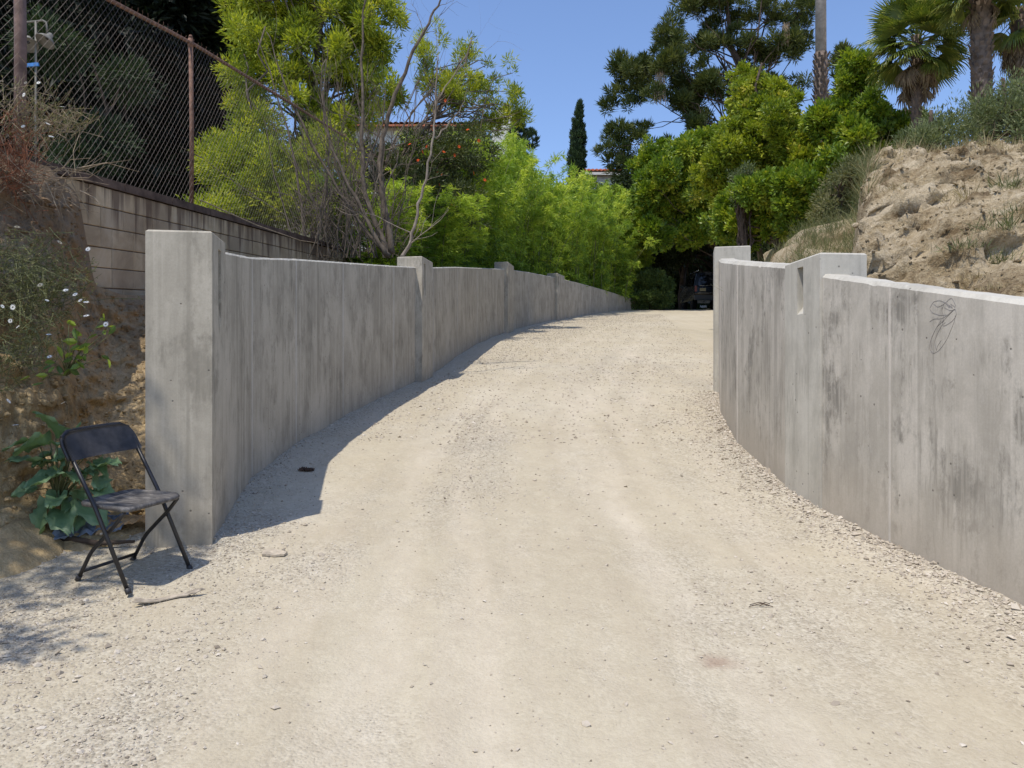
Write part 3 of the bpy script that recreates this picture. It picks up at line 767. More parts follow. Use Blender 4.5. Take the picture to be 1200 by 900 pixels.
# ================================================================== CONCRETE WALLS
def wall_run(root, pts, th, inward, cham, mat, ridges=True, zdrop=0.4, skip_ridge=()):
    """pts on the road face; inward = +1 if the wall body lies towards -X side (left wall), -1 for right"""
    P = np.array(pts, float); n = len(P)
    d = np.diff(P[:, :2], axis=0); d /= np.linalg.norm(d, axis=1)[:, None]
    nn = np.stack([-d[:, 1], d[:, 0]], 1) * inward   # away from road
    vn = np.vstack([nn[:1], (nn[:-1] + nn[1:]) / 2, nn[-1:]])
    vn /= (np.linalg.norm(vn, axis=1)[:, None])
    def section(i, eps=0.0):
        x, y, z = P[i]; ox, oy = vn[i]
        gzv = G(y)
        return [(x, y, gzv - zdrop), (x, y, z - cham), (x + ox * cham, y + oy * cham, z), (x + ox * th, y + oy * th, z), (x + ox * th, y + oy * th, gzv - zdrop)]
    wr = np.random.default_rng(int(n * 100 + inward * 7 + 50))
    for i in range(n - 1):
        A_, B_ = np.array(section(i)), np.array(section(i + 1))
        m_ = int(np.clip(np.linalg.norm(B_[0] - A_[0]) / 0.05, 3, 45))
        mb = MB(); V_ = []
        for k_ in range(m_ + 1):
            sct = A_ + (B_ - A_) * k_ / m_
            if 0 < k_ < m_:      # slightly worn, chipped arris
                j_ = abs(wr.normal(0, 0.0015)) + (wr.random() < 0.035) * wr.uniform(0.004, 0.012)
                sct[1, 2] -= j_; sct[2, 2] -= abs(wr.normal(0, 0.0018)); sct[3, 2] -= abs(wr.normal(0, 0.003))
            V_ += [tuple(q_) for q_ in sct]
        F_ = [(5 * k_ + e, 5 * k_ + (e + 1) % 5, 5 * k_ + 5 + (e + 1) % 5, 5 * k_ + 5 + e) for k_ in range(m_) for e in range(5)]
        ms_ = [1 if e in (1, 2) else 0 for k_ in range(m_) for e in range(5)]  # chamfer and top get the paler concrete, sunlight put into the colour
        L_ = 5 * m_
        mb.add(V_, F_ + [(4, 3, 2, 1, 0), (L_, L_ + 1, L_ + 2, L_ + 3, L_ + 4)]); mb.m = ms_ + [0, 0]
        mb.build('concrete_panel', [mat, M['wall_pale']], root)
    if ridges:
        for i in range(1, n - 1):
            if i in skip_ridge: continue
            x, y, z = P[i]; ox, oy = vn[i]; tx, ty = -oy, ox
            hw = 0.016
            mb = MB(); pr = 0.005
            base = [(x - tx * hw, y - ty * hw), (x + tx * hw, y + ty * hw), (x + tx * hw * .4 - ox * pr, y + ty * hw * .4 - oy * pr), (x - tx * hw * .4 - ox * pr, y - ty * hw * .4 - oy * pr)]
            V_ = [(a_ + ox * .004, b_ + oy * .004, G(y) - 0.1) for a_, b_ in base[:2]] + [(a_, b_, G(y) - 0.1) for a_, b_ in base[2:]]
            V_ += [(p_[0], p_[1], z - cham - 0.004) for p_ in V_]
            mb.add(V_, [(0, 1, 5, 4), (1, 2, 6, 5), (2, 3, 7, 6), (3, 0, 4, 7), (4, 5, 6, 7)])
            mb.build('seam_ridge', M['seam'], root)
    return root

def box_post(root, a, b, th, top, inward, mat, slot=None, zdrop=0.4, proud=0.0, name='concrete_post'):
    """a->b: front face bottom line in plan (near to far). slot=(s0,s1,z0,z1,depth) in metres along a->b"""
    a = Vector((a[0], a[1])); b = Vector((b[0], b[1])); d = (b - a); L = d.length; d.normalize()
    nrm = Vector((-d.y, d.x)) * inward
    a = a - nrm * proud; b = b - nrm * proud; th = th + proud
    def p(s, o, z): q_ = a + d * s + nrm * o; return (q_.x, q_.y, z)
    z0 = min(G(a.y), G(b.y)) - zdrop; zt = top; c = 0.012
    mb = MB()
    if slot is None:
        mb.add([p(0, 0, z0), p(L, 0, z0), p(L, th, z0), p(0, th, z0), p(0, 0, zt - c), p(L, 0, zt - c), p(L, th, zt - c), p(0, th, zt - c),
                p(c, c, zt), p(L - c, c, zt), p(L - c, th - c, zt), p(c, th - c, zt)],
               [(0, 1, 5, 4), (1, 2, 6, 5), (2, 3, 7, 6), (3, 0, 4, 7), (4, 5, 9, 8), (5, 6, 10, 9), (6, 7, 11, 10), (7, 4, 8, 11), (8, 9, 10, 11)])
    else:
        s0, s1, q0, q1, dep = slot
        V_ = [p(0, 0, z0), p(L, 0, z0), p(L, th, z0), p(0, th, z0), p(0, 0, zt - c), p(L, 0, zt - c), p(L, th, zt - c), p(0, th, zt - c),
              p(c, c, zt), p(L - c, c, zt), p(L - c, th - c, zt), p(c, th - c, zt),
              p(s0, 0, q0), p(s1, 0, q0), p(s1, 0, q1), p(s0, 0, q1), p(s0, dep, q1), p(s1, dep, q1)]
        F_ = [(1, 2, 6, 5), (2, 3, 7, 6), (3, 0, 4, 7), (4, 5, 9, 8), (5, 6, 10, 9), (6, 7, 11, 10), (7, 4, 8, 11), (8, 9, 10, 11),
              (0, 1, 13, 12), (1, 5, 14, 13), (5, 4, 15, 14), (4, 0, 12, 15),
              (12, 13, 17, 16), (16, 17, 14, 15), (12, 16, 15), (13, 14, 17)]
        mb.add(V_, F_)
    return mb.build(name, mat, root)

lw = empty('left_concrete_wall', (0, 0, 0), 'long curved concrete retaining wall along the left side of the driveway', 'retaining wall')
wall_run(lw, LW, 0.20, 1, 0.016, M['wall_l'])
box_post(lw, (-1.87, 4.95), (-1.925, 5.33), 0.395, 2.635, 1, M['wall_l'], slot=(0.17, 0.25, 2.05, 2.55, 0.05), proud=0.0)['label'] = 'thick square end pillar of the left wall beside the chair'
for (i0, L0, top) in ((12.55, 0.62, 3.70), (23.3, 0.9, 5.27), (30.2, 0.9, 5.90)):
    xa, xb_ = float(xl(i0)), float(xl(i0 + L0))
    po = box_post(lw, (xa, i0), (xb_, i0 + L0), 0.30, top, 1, M['wall_l'], slot=(0.10, 0.20, top - 0.62, top - 0.1, 0.06), proud=0.11)
rw = empty('right_concrete_wall', (0, 0, 0), 'curved concrete retaining wall along the right side of the driveway', 'retaining wall')
wall_run(rw, RW, 0.20, -1, 0.025, M['wall_r'])
wall_run(rw, RF, 0.20, -1, 0.030, M['wall_r'])
box_post(rw, (2.19, 5.605), (2.14, 6.175), 0.33, 2.61, -1, M['wall_pale'], slot=(0.26, 0.36, 2.20, 2.55, 0.28), proud=0.016)
box_post(rw, (2.93, 11.2), (3.02, 11.62), 0.42, 3.62, -1, M['wall_pale'], proud=0.07)

# marker scribble of loops drawn on the right wall face
def on_rwall(px, py):
    dx = (px - 600) / FPX; dz = (450 - py) / FPX
    best = None
    for i in range(len(RW) - 1):
        (x0, y0, _), (x1, y1, _) = RW[i], RW[i + 1]
        # x0+(x1-x0)s = dx*(y0+(y1-y0)s)
        s = (dx * y0 - x0) / ((x1 - x0) - dx * (y1 - y0))
        if -0.001 <= s <= 1.001:
            yv = y0 + (y1 - y0) * s; return Vector((dx * yv - 0.0005, yv, EYE + dz * yv))
k = 140 / 1145.0
loops = [[(400, 470), (450, 435), (510, 440), (560, 415), (610, 375), (650, 335), (665, 405), (620, 465), (540, 512), (525, 480), (560, 430), (640, 350)],
         [(520, 445), (460, 540), (410, 660), (405, 730), (440, 775), (500, 740), (570, 640), (620, 520), (640, 470), (655, 400)],
         [(405, 340), (440, 275), (500, 260), (560, 285), (620, 335)], [(405, 345), (430, 380), (500, 405), (570, 400)],
         [(440, 290), (480, 330), (540, 300), (600, 245), (620, 240), (660, 320)], [(540, 300), (520, 360), (545, 430), (525, 480)],
         [(560, 290), (600, 340), (585, 300), (630, 345), (600, 290), (655, 330)], [(470, 740), (450, 660), (480, 580), (520, 500), (560, 470)],
         [(520, 640), (480, 700), (470, 745)], [(545, 330), (600, 360), (650, 350)], [(430, 740), (415, 640), (470, 520), (545, 450)]]
mb = MB()
for lp in loops:
    pts = [on_rwall(1040 + a_ * k, 320 + b_ * k) for a_, b_ in lp]
    pp = [np.array(p_) for p_ in pts]
    # smooth
    t0 = np.arange(len(pp)); tt = np.linspace(0, len(pp) - 1, len(pp) * 5)
    sm = np.stack([np.interp(tt, t0, [p_[j] for p_ in pp]) for j in range(3)], 1)
    ker2 = np.array([1, 2, 3, 2, 1.]) / 9
    sm2 = np.stack([np.convolve(np.pad(sm[:, j], 2, mode='edge'), ker2, 'valid') for j in range(3)], 1)
    mb.tube(sm2, 0.0012, 4)
M['ink'] = mat_plain('grey_marker_ink', (0.22, 0.20, 0.185), 0.9, 0.05)
mb.build('marker_scribble', M['ink'], rw)['label'] = 'thin grey looping scribble'

# ================================================================== OLD BLOCK WALL + FENCE
bw = empty('block_wall', (0, 0, 0), 'old stained concrete block wall under the chain link fence on the left', 'block wall')
Y0, Y1, th = 2.6, 21.0, 0.19
dY = 0.4; cours = 0.2
def bwp(y, o, dz): return (float(bwx(y)) - o, y, float(bwz(y)) + dz)
# backing with recessed joints
mb = MB()
mb.add([bwp(Y0, 0.014, -0.1), bwp(Y1, 0.014, -0.1), bwp(Y1, 0.014, -2.3), bwp(Y0, 0.014, -2.6), bwp(Y0, th, -0.1), bwp(Y1, th, -0.1), bwp(Y1, th, -2.3), bwp(Y0, th, -2.6)],
       [(0, 1, 2, 3), (4, 7, 6, 5), (0, 4, 5, 1), (1, 5, 6, 2), (0, 3, 7, 4)])
mb.build('mortar_core', M['mortar'], bw)
# single block mesh, local: along wall, sheared with the slope
slope = 0.093; g_ = 0.008
def block_mesh(Lb):
    mb = MB()
    y0, y1 = g_ / 2, Lb - g_ / 2; z0, z1 = -cours + g_ / 2, -g_ / 2; c = 0.006
    def q_(y, z, x): return (x + 0.06 * y, y, z + slope * y)
    mb.add([q_(y0, z0, -0.05), q_(y1, z0, -0.05), q_(y1, z1, -0.05), q_(y0, z1, -0.05), q_(y0, z0, -c), q_(y1, z0, -c), q_(y1, z1, -c), q_(y0, z1, -c),
            q_(y0 + c, z0 + c, 0), q_(y1 - c, z0 + c, 0), q_(y1 - c, z1 - c, 0), q_(y0 + c, z1 - c, 0)],
           [(0, 1, 5, 4), (1, 2, 6, 5), (2, 3, 7, 6), (3, 0, 4, 7), (4, 5, 9, 8), (5, 6, 10, 9), (6, 7, 11, 10), (7, 4, 8, 11), (8, 9, 10, 11)])
    return mb.mesh('block', M['block'])
bm_full, bm_half = block_mesh(0.4), block_mesh(0.2)
rng = np.random.default_rng(5)
cnt = 0
for r_ in range(8):
    y = 5.6 + (0.2 if r_ % 2 else 0)
    ymax = 19.5 if r_ < 3 else (15.0 if r_ < 5 else 9.6)
    while y < ymax and cnt < 290:
        half = rng.random() < 0.07
        o = link('concrete_block', bm_half if half else bm_full, bw)
        o.location = (float(bwx(y)) + rng.uniform(-0.003, 0.004), y, float(bwz(y)) - 0.09 - r_ * cours)
        y += 0.2 if half else 0.4; cnt += 1
# coping course along the top
y = 5.2
while y < 20.8:
    mb = MB(); e = 0.006
    mb.add([bwp(y + e, -0.022, -0.085), bwp(y + 1.0 - e, -0.022, -0.085), bwp(y + 1.0 - e, -0.018, 0.0), bwp(y + e, -0.018, 0.0),
            bwp(y + e, th + .02, -0.085), bwp(y + 1.0 - e, th + .02, -0.085), bwp(y + 1.0 - e, th + .02, 0.0), bwp(y + e, th + .02, 0.0)],
           [(0, 1, 2, 3), (3, 2, 6, 7), (4, 7, 6, 5), (0, 3, 7, 4), (1, 5, 6, 2), (0, 4, 5, 1)])
    mb.build('coping_stone', M['coping'], bw); y += 1.0

fence = empty('chain_link_fence', (0, 0, 0), 'tall rusty chain link fence on top of the old block wall', 'fence')
FY = np.array([2.6, 4.6, 6.62, 8.05, 9.85, 13.3, 16.9, 21.5, 26.9]); FZ = np.array([4.6, 4.95, 5.34, 5.58, 5.92, 6.43, 6.95, 7.6, 8.35])
def fx(y): return float(bwx(y)) - 0.07
def ftop(y): return float(np.interp(y, FY, FZ))
mb = MB(); mb.tube([(fx(y), y, ftop(y)) for y in np.arange(3.0, 27, 0.7)], 0.023, 8); mb.build('top_rail', M['rust'], fence, True)
for (y, r_, m_, ex) in ((6.72, 0.047, 'rustgrey', 0.3), (9.85, 0.027, 'rust', 0.06), (16.9, 0.034, 'rust', 0.03), (21.5, 0.03, 'rust', 0.03)):
    mb = MB(); zb = float(bwz(y)) - 0.05; zt_ = ftop(y) + ex
    mb.tube([(fx(y) + 0.01, y, zb), (fx(y) + 0.015, y, (zb + zt_) / 2), (fx(y), y, zt_)], r_, 12)
    mb.tube([(fx(y), y, zt_), (fx(y), y, zt_ + 0.03)], [r_ * 1.15, r_ * 0.6], 10)
    mb.tube([(fx(y), y, ftop(y) - 0.06), (fx(y), y, ftop(y) + 0.04)], r_ * 1.25, 10)
    mb.build('fence_post', M[m_], fence, True)
# mesh wires
Vs, Fs = [], []; base = 0
step = 0.086
ya, yb = 5.0, 20.5
def wire(p0, p1, r_=0.0017):
    global base
    n_ = 2; P_ = np.linspace(p0, p1, n_)
    V_, F_ = tube_arr(P_, r_, 3); Vs.append(V_); Fs.append(F_ + base); base += len(V_)
for dirn in (1, -1):
    y = ya - 2.2
    while y < yb + 2.2:
        # a wire along the diagonal through fence height, clipped to the bay range
        zb0 = 0.02
        y0_ = y; y1_ = y + dirn * 1.75
        # height fraction
        pts = []
        segs = 6
        prev = None
        for s in np.linspace(0, 1, segs + 1):
            yy_ = y0_ + (y1_ - y0_) * s
            zz_ = float(bwz(yy_)) + 0.0 + (ftop(yy_) - float(bwz(yy_))) * s
            cur = (fx(yy_) + 0.028 + dirn * 0.0015, yy_, zz_)
            if prev is not None and ya < yy_ < yb and ya < prev[1] < yb: wire(prev, cur, 0.0015 if dirn == 1 else 0.0008)
            prev = cur
        y += step
me = mesh_np('chain_link_mesh', np.concatenate(Vs), np.concatenate(Fs), M['wire'])
link('chain_link_mesh', me, fence)
# ragged wire ties along the rail
mb = MB(); rng = np.random.default_rng(3)
for y in np.arange(6.8, 20, 0.11):
    z = ftop(y); a_ = rng.uniform(-0.03, 0.03)
    mb.tube([(fx(y) + 0.02, y, z + 0.01), (fx(y) + 0.03, y + a_ * .5, z + 0.03), (fx(y) + 0.03, y + a_, z + rng.uniform(0.035, 0.07))], 0.0018, 3)
mb.build('wire_ends', M['rust'], fence)['kind'] = 'stuff'
# loose sagging wire
mb = MB()
mb.tube([(-3.93, 10.0, 4.0), (-3.7, 11.5, 3.98), (-3.6, 13.5, 4.12), (-3.6, 15.5, 4.4)], 0.008, 5)
o = mb.build('drooping_wire', M['twig'], None); tag(o, 'pale loose wire drooping along the top of the block wall', 'wire')

# lamp stand behind the fence
lt = empty('yard_lamp', tuple(at(42, 185, 8.3)), 'thin pole lamp with two dish shades behind the fence, far left', 'lamp')
b0 = lt.location
M['lampmetal'] = mat_plain('dull_white_enamel', (0.20, 0.19, 0.165), 0.7, 0.3, var=0.3)
def rel(px, py, Yq): return at(px, py, Yq) - b0
mb = MB(); mb.tube([(0, 0, -0.4), (0, 0, rel(42, 25, 8.3).z)], 0.011, 8); mb.build('pole', M['lampmetal'], lt, True)
mb = MB(); mb.tube([rel(30, 26, 8.3), rel(42, 25, 8.3), rel(50, 24, 8.3), rel(54, 26, 8.3), rel(55, 31, 8.3), rel(55, 37, 8.3)], 0.010, 8); mb.build('arm', M['lampmetal'], lt, True)
def dish(px, py, ax):
    c = rel(px, py, 8.3); mb = MB()
    n_ = 20; prof = [(0.012, 0.10), (0.03, 0.085), (0.035, 0.04), (0.07, 0.02), (0.10, -0.02), (0.097, -0.026), (0.065, 0.012), (0.02, 0.02)]
    T = Matrix.Rotation(ax, 3, 'Y') @ Matrix.Rotation(R(-25), 3, 'X')
    V_ = []
    for (r_, z_) in prof:
        for j in range(n_):
            t_ = j / n_ * 2 * math.pi; V_.append(tuple(T @ Vector((r_ * math.cos(t_), r_ * math.sin(t_), z_)) + c))
    F_ = [(i * n_ + j, i * n_ + (j + 1) % n_, (i + 1) * n_ + (j + 1) % n_, (i + 1) * n_ + j) for i in range(len(prof) - 1) for j in range(n_)]
    mb.add(V_, F_); mb.build('lamp_shade', M['lampmetal'], lt, True)
dish(54, 47, R(20)); dish(33, 51, R(-15))
M['blue'] = mat_plain('blue_tape', (0.06, 0.22, 0.55), 0.6, 0.3, var=0.2, vs=40)
mb = MB(); mb.box(rel(38, 76, 8.28), (0.13, 0.02, 0.035), Matrix.Rotation(R(-5), 3, 'Y')); mb.build('blue_tape', M['blue'], lt)

# ================================================================== FOLDING CHAIR
ch = empty('folding_chair', (-2.13, 4.46, gz(-2.13, 4.46) + 0.004), 'black folding chair on the gravel in front of the left wall pillar', 'chair')
tilt = Matrix.Rotation(math.atan(0.135) * 0.75, 4, 'X')
ch.matrix_world = Matrix.Translation(ch.location) @ tilt @ Matrix.Rotation(R(-25.4), 4, 'Z')
def bez(pts, n=6):
    """round polyline corners"""
    out = [Vector(pts[0])]
    for i in range(1, len(pts) - 1):
        a, b, c = Vector(pts[i - 1]), Vector(pts[i]), Vector(pts[i + 1])
        r_ = min(0.05, (a - b).length * 0.45, (c - b).length * 0.45)
        p0 = b + (a - b).normalized() * r_; p1 = b + (c - b).normalized() * r_
        for k_ in range(n + 1):
            t_ = k_ / n; out.append(p0 * (1 - t_) ** 2 + b * 2 * t_ * (1 - t_) + p1 * t_ ** 2)
    out.append(Vector(pts[-1])); return out
TR = 0.0115
for s in (-1, 1):
    mb = MB(); mb.tube(bez([(0.215, s * .205, 0.004), (-0.005, s * .205, 0.43), (-0.245, s * .205, 0.80)]), TR, 10)
    mb.build('front_leg', M['blackmetal'], ch, True)
    mb = MB(); mb.tube(bez([(-0.215, s * .175, 0.004), (-0.10, s * .175, 0.17), (0.10, s * .175, 0.34), (0.175, s * .175, 0.418)]), TR * 0.95, 10)
    mb.build('rear_leg', M['blackmetal'], ch, True)
    mb = MB(); mb.tube([(0.221, s * .205, -0.006), (0.208, s * .205, 0.022)], TR * 1.35, 10); mb.build('foot_cap', M['blackplastic'], ch, True)
    mb = MB(); mb.tube([(-0.224, s * .175, -0.006), (-0.205, s * .175, 0.022)], TR * 1.35, 10); mb.build('foot_cap', M['blackplastic'], ch, True)
    mb = MB(); mb.tube([(0.045, s * .19, 0.298), (0.045, s * .222, 0.298)], 0.007, 8); mb.build('rivet', M['lampmetal'], ch, True)
mb = MB(); mb.tube([(-0.19, -.175, 0.045), (-0.19, .175, 0.045)], TR * 0.85, 8); mb.build('stretcher', M['blackmetal'], ch, True)
mb = MB(); mb.tube([(0.185, -.205, 0.062), (0.185, .205, 0.062)], 0.001, 4)
# seat: rounded trapezoid, dished
def rounded(poly, r_=0.06, n=6):
    out = []
    m_ = len(poly)
    for i in range(m_):
        a, b, c = Vector(poly[i - 1]), Vector(poly[i]), Vector(poly[(i + 1) % m_])
        p0 = b + (a - b).normalized() * r_; p1 = b + (c - b).normalized() * r_
        for k_ in range(n + 1):
            t_ = k_ / n; out.append(p0 * (1 - t_) ** 2 + b * 2 * t_ * (1 - t_) + p1 * t_ ** 2)
    return out
out = rounded([(-0.20, -0.172), (0.205, -0.195), (0.205, 0.195), (-0.20, 0.172)], 0.075)
mb = MB(); V_ = []; n_ = len(out); rings = [(1.0, -0.016), (1.02, -0.004), (1.0, 0.006), (0.93, 0.007), (0.75, -0.001), (0.4, -0.007), (0.05, -0.009)]
for sc_, z_ in rings:
    for p_ in out: V_.append((p_.x * sc_, p_.y * sc_, 0.438 + z_ + 0.028 * p_.x * sc_ - (0.10 * max(0, p_.x * sc_ - 0.13))))
F_ = [(i * n_ + j, i * n_ + (j + 1) % n_, (i + 1) * n_ + (j + 1) % n_, (i + 1) * n_ + j) for i in range(len(rings) - 1) for j in range(n_)]
F_.append(tuple(range(n_))[::-1]); F_.append(tuple(range((len(rings) - 1) * n_, len(rings) * n_)))
mb.add(V_, F_); mb.build('seat', M['seat'], ch, True)
# backrest: curved panel with rounded top corners, tilted
mb = MB(); nu_, nv_ = 26, 9
def bk(a, b, off):
    y = a * 0.222; zz_ = 0.675 + b * 0.145
    # rounded upper corners
    lim = 1.0
    if b > 0.45:
        q_ = (b - 0.45) / 0.55; lim = 1 - 0.26 * (1 - math.sqrt(max(0, 1 - q_ * q_)))
    y = a * 0.222 * lim
    x = -0.132 - (zz_ - 0.63) * 0.62 - 0.028 * (1 - a * a) + off
    return (x, y, zz_)
for off, rev in ((0.012, 0), (-0.006, 1)):
    V_ = [bk(-1 + 2 * i / (nu_ - 1), j / (nv_ - 1), off) for i in range(nu_) for j in range(nv_)]
    F_ = [tuple(f) for f in grid_faces(nu_, nv_)]
    mb.add(V_, F_)
NB = nu_ * nv_
rim = [i * nv_ for i in range(nu_)] + [(nu_ - 1) * nv_ + j for j in range(1, nv_)] + [i * nv_ + nv_ - 1 for i in range(nu_ - 2, -1, -1)] + [j for j in range(nv_ - 2, 0, -1)]
mb.f += [(rim[i], rim[(i + 1) % len(rim)], rim[(i + 1) % len(rim)] + NB, rim[i] + NB) for i in range(len(rim))]; mb.m += [0] * len(rim)
mb.build('backrest', M['blackplastic'], ch, True)
# tube rim running over the top of the backrest
mb = MB(); mb.tube([bk(-1, 0.0, -0.012)] + [bk(-1, b_ / 6, -0.012) for b_ in range(1, 7)] + [bk(-1 + 2 * i / 18, 1.0, -0.012) for i in range(1, 18)] + [bk(1, b_ / 6, -0.012) for b_ in range(6, -1, -1)], TR * 0.9, 8)
mb.build('back_frame', M['blackmetal'], ch, True)

# ================================================================== LITTER
M['tarp'] = mat_plain('dusty_blue_tarp', (0.16, 0.20, 0.27), 0.5, 0.4, var=0.5, vs=12)
M['card'] = mat_plain('torn_cardboard', (0.42, 0.28, 0.15), 0.9, 0.1, var=0.3)
M['bark_piece'] = mat_plain('dry_frond_husk', (0.42, 0.36, 0.28), 0.9, 0.1, var=0.3, vs=20)
M['darklit'] = mat_plain('dark_dead_leaf', (0.075, 0.05, 0.038), 0.9, 0.1, var=0.4)
def crumple(name, cx, cy, rx, ry, h, rot, mat, seed, label, cat, th=0.006, n=16, lift=0.003, zadd=0.0, fn=gz, long_curl=0.0):
    a = np.linspace(-1, 1, n); A_, B_ = np.meshgrid(a, a, indexing='ij')
    ed = 1 + 0.25 * fbm(np.arctan2(B_, A_) * 1.5, A_ * 0, seed, 2)
    lx = A_ * rx * ed; ly = B_ * ry * ed * (1 - 0.25 * A_)
    ca, sa = math.cos(rot), math.sin(rot)
    X_ = cx + lx * ca - ly * sa; Y_ = cy + lx * sa + ly * ca
    Z_ = ground_z(X_.ravel(), Y_.ravel()).reshape(X_.shape) + lift + zadd + h * np.abs(fbm(lx * 9 / max(rx, .1), ly * 9 / max(rx, .1), seed, 3)) + long_curl * A_ ** 2
    top = np.stack([X_, Y_, Z_ + th], -1).reshape(-1, 3); bot = np.stack([X_, Y_, Z_], -1).reshape(-1, 3)
    F_ = grid_faces(n, n); F2 = F_[:, ::-1] + n * n
    rim_ = [i * n for i in range(n)] + [(n - 1) * n + j for j in range(1, n)] + [i * n + n - 1 for i in range(n - 2, -1, -1)] + [j for j in range(n - 2, 0, -1)]
    F3 = np.array([(rim_[i], rim_[(i + 1) % len(rim_)], rim_[(i + 1) % len(rim_)] + n * n, rim_[i] + n * n) for i in range(len(rim_))])
    o = link(name, mesh_np(name, np.concatenate([top, bot]), np.concatenate([F_, F2, F3]), mat, None, False))
    return tag(o, label, cat)
crumple('tarp', -2.80, 5.02, 0.33, 0.16, 0.07, R(12), M['tarp'], 3, 'crumpled dusty blue tarp at the foot of the bank behind the chair', 'tarp', zadd=0.05, n=24)
crumple('cardboard', -2.47, 5.05, 0.17, 0.07, 0.05, R(24), M['card'], 6, 'torn brown cardboard piece beside the blue tarp', 'cardboard', zadd=0.06)
crumple('palm_husk', -1.78, 4.13, 0.15, 0.018, 0.012, R(20), M['bark_piece'], 8, 'long pale dry palm husk lying on gravel beside the chair', 'palm husk', long_curl=0.025)
crumple('dead_leaf', -1.77, 6.85, 0.07, 0.035, 0.04, R(-15), M['darklit'], 9, 'dark curled dead leaf in the shadow of the left wall', 'dead leaf')
crumple('flat_stone', -1.42, 4.75, 0.07, 0.04, 0.006, R(-5), M['bark_piece'], 12, 'flat pale stone slab in the gravel right of the pillar', 'stone', th=0.012)
mb = MB(); yb0 = 4.07; xq = 1.27
for (dx0, dy0, dx1, dy1) in ((-0.055, 0.0, 0.065, -0.01), (-0.045, 0.02, 0.05, 0.012), (0.0, 0.0, 0.06, 0.025)):
    mb.tube([(xq + dx0, yb0 + dy0, gz(xq + dx0, yb0 + dy0) + 0.006), (xq + (dx0 + dx1) / 2, yb0 + (dy0 + dy1) / 2, gz(xq, yb0) + 0.022), (xq + dx1, yb0 + dy1, gz(xq + dx1, yb0 + dy1) + 0.007)], 0.0022, 5)
tag(mb.build('dry_twig', M['darklit'], None), 'small dark broken twig lying on the bare dirt at right', 'twig')
mb = MB(); c0 = Vector((-2.95, 4.92, gz(-2.95, 4.92) + 0.05))
mb.tube([c0, c0 + Vector((0.2, 0.0, 0.0)), c0 + Vector((0.42, -0.06, -0.02)), c0 + Vector((0.62, -0.02, -0.015))], [0.016, 0.02, 0.017, 0.008], 8)
tag(mb.build('fallen_branch', M['bark_dark'], None, True), 'short dark fallen branch lying in front of the blue tarp', 'branch')

# ================================================================== SUV
car = empty('parked_suv', (11.0, 43.6, G(43.4) + 0.02), 'black suv parked at the top of the driveway in deep shade', 'suv')
car.rotation_euler = (math.atan(0.06), 0, R(-3)); car.scale = (1.07, 1.07, 1.07)
M['carpaint'] = mat_plain('black_car_paint', (0.010, 0.011, 0.014), 0.22, 0.6)
M['carglass'] = mat_plain('dark_car_glass', (0.012, 0.014, 0.018), 0.08, 0.8)
M['bumper'] = mat_plain('grey_bumper', (0.10, 0.10, 0.10), 0.55, 0.4)
M['lampred'] = mat_plain('tail_lamp_lens', (0.42, 0.09, 0.08), 0.25, 0.6)
M['plate'] = mat_plain('licence_plate', (0.62, 0.50, 0.28), 0.5, 0.4, var=0.3, vs=60)
M['rubber'] = mat_plain('tyre_rubber', (0.02, 0.02, 0.02), 0.85, 0.2)
M['chrome'] = mat_plain('dull_chrome', (0.45, 0.45, 0.46), 0.25, 0.5, 0.9)
# body: side profile (y length, z) extruded across x with tumblehome; rear at y = 0
W2 = 0.92
prof = [(0.0, 0.55), (-0.03, 0.85), (0.02, 1.18), (0.10, 1.22), (0.24, 1.88), (0.45, 1.97), (2.6, 1.98), (2.95, 1.92), (3.55, 1.30), (4.55, 1.18), (4.72, 1.0), (4.75, 0.6), (4.3, 0.5), (0.5, 0.5)]
mb = MB(); V_ = []
secs = [(-1.0, 0), (-0.97, 1), (0.97, 1), (1.0, 0)]
for sx, full in secs:
    for (y_, z_) in prof:
        k_ = 1.0 if z_ < 1.25 else 1.0 - 0.16 * (z_ - 1.25) / 0.7
        sh = 0 if full else 0.035
        V_.append((sx * W2 * k_, y_ + (sh if y_ < 1 else -sh), z_ - (sh if z_ > 1.5 else 0)))
m_ = len(prof)
F_ = [(i * m_ + j, (i + 1) * m_ + j, (i + 1) * m_ + (j + 1) % m_, i * m_ + (j + 1) % m_) for i in range(3) for j in range(m_)]
F_ += [tuple(range(m_)), tuple(range(3 * m_, 4 * m_))[::-1]]
mb.add(V_, F_); mb.build('body', M['carpaint'], car)
mb = MB(); mb.add([(-.70, .085, 1.27), (.70, .085, 1.27), (.62, .215, 1.80), (-.62, .215, 1.80), (-.70, .14, 1.27), (.70, .14, 1.27), (.62, .27, 1.80), (-.62, .27, 1.80)], [(0, 1, 2, 3), (4, 7, 6, 5), (0, 4, 5, 1), (1, 5, 6, 2), (2, 6, 7, 3), (3, 7, 4, 0)]); mb.build('rear_window', M['carglass'], car)
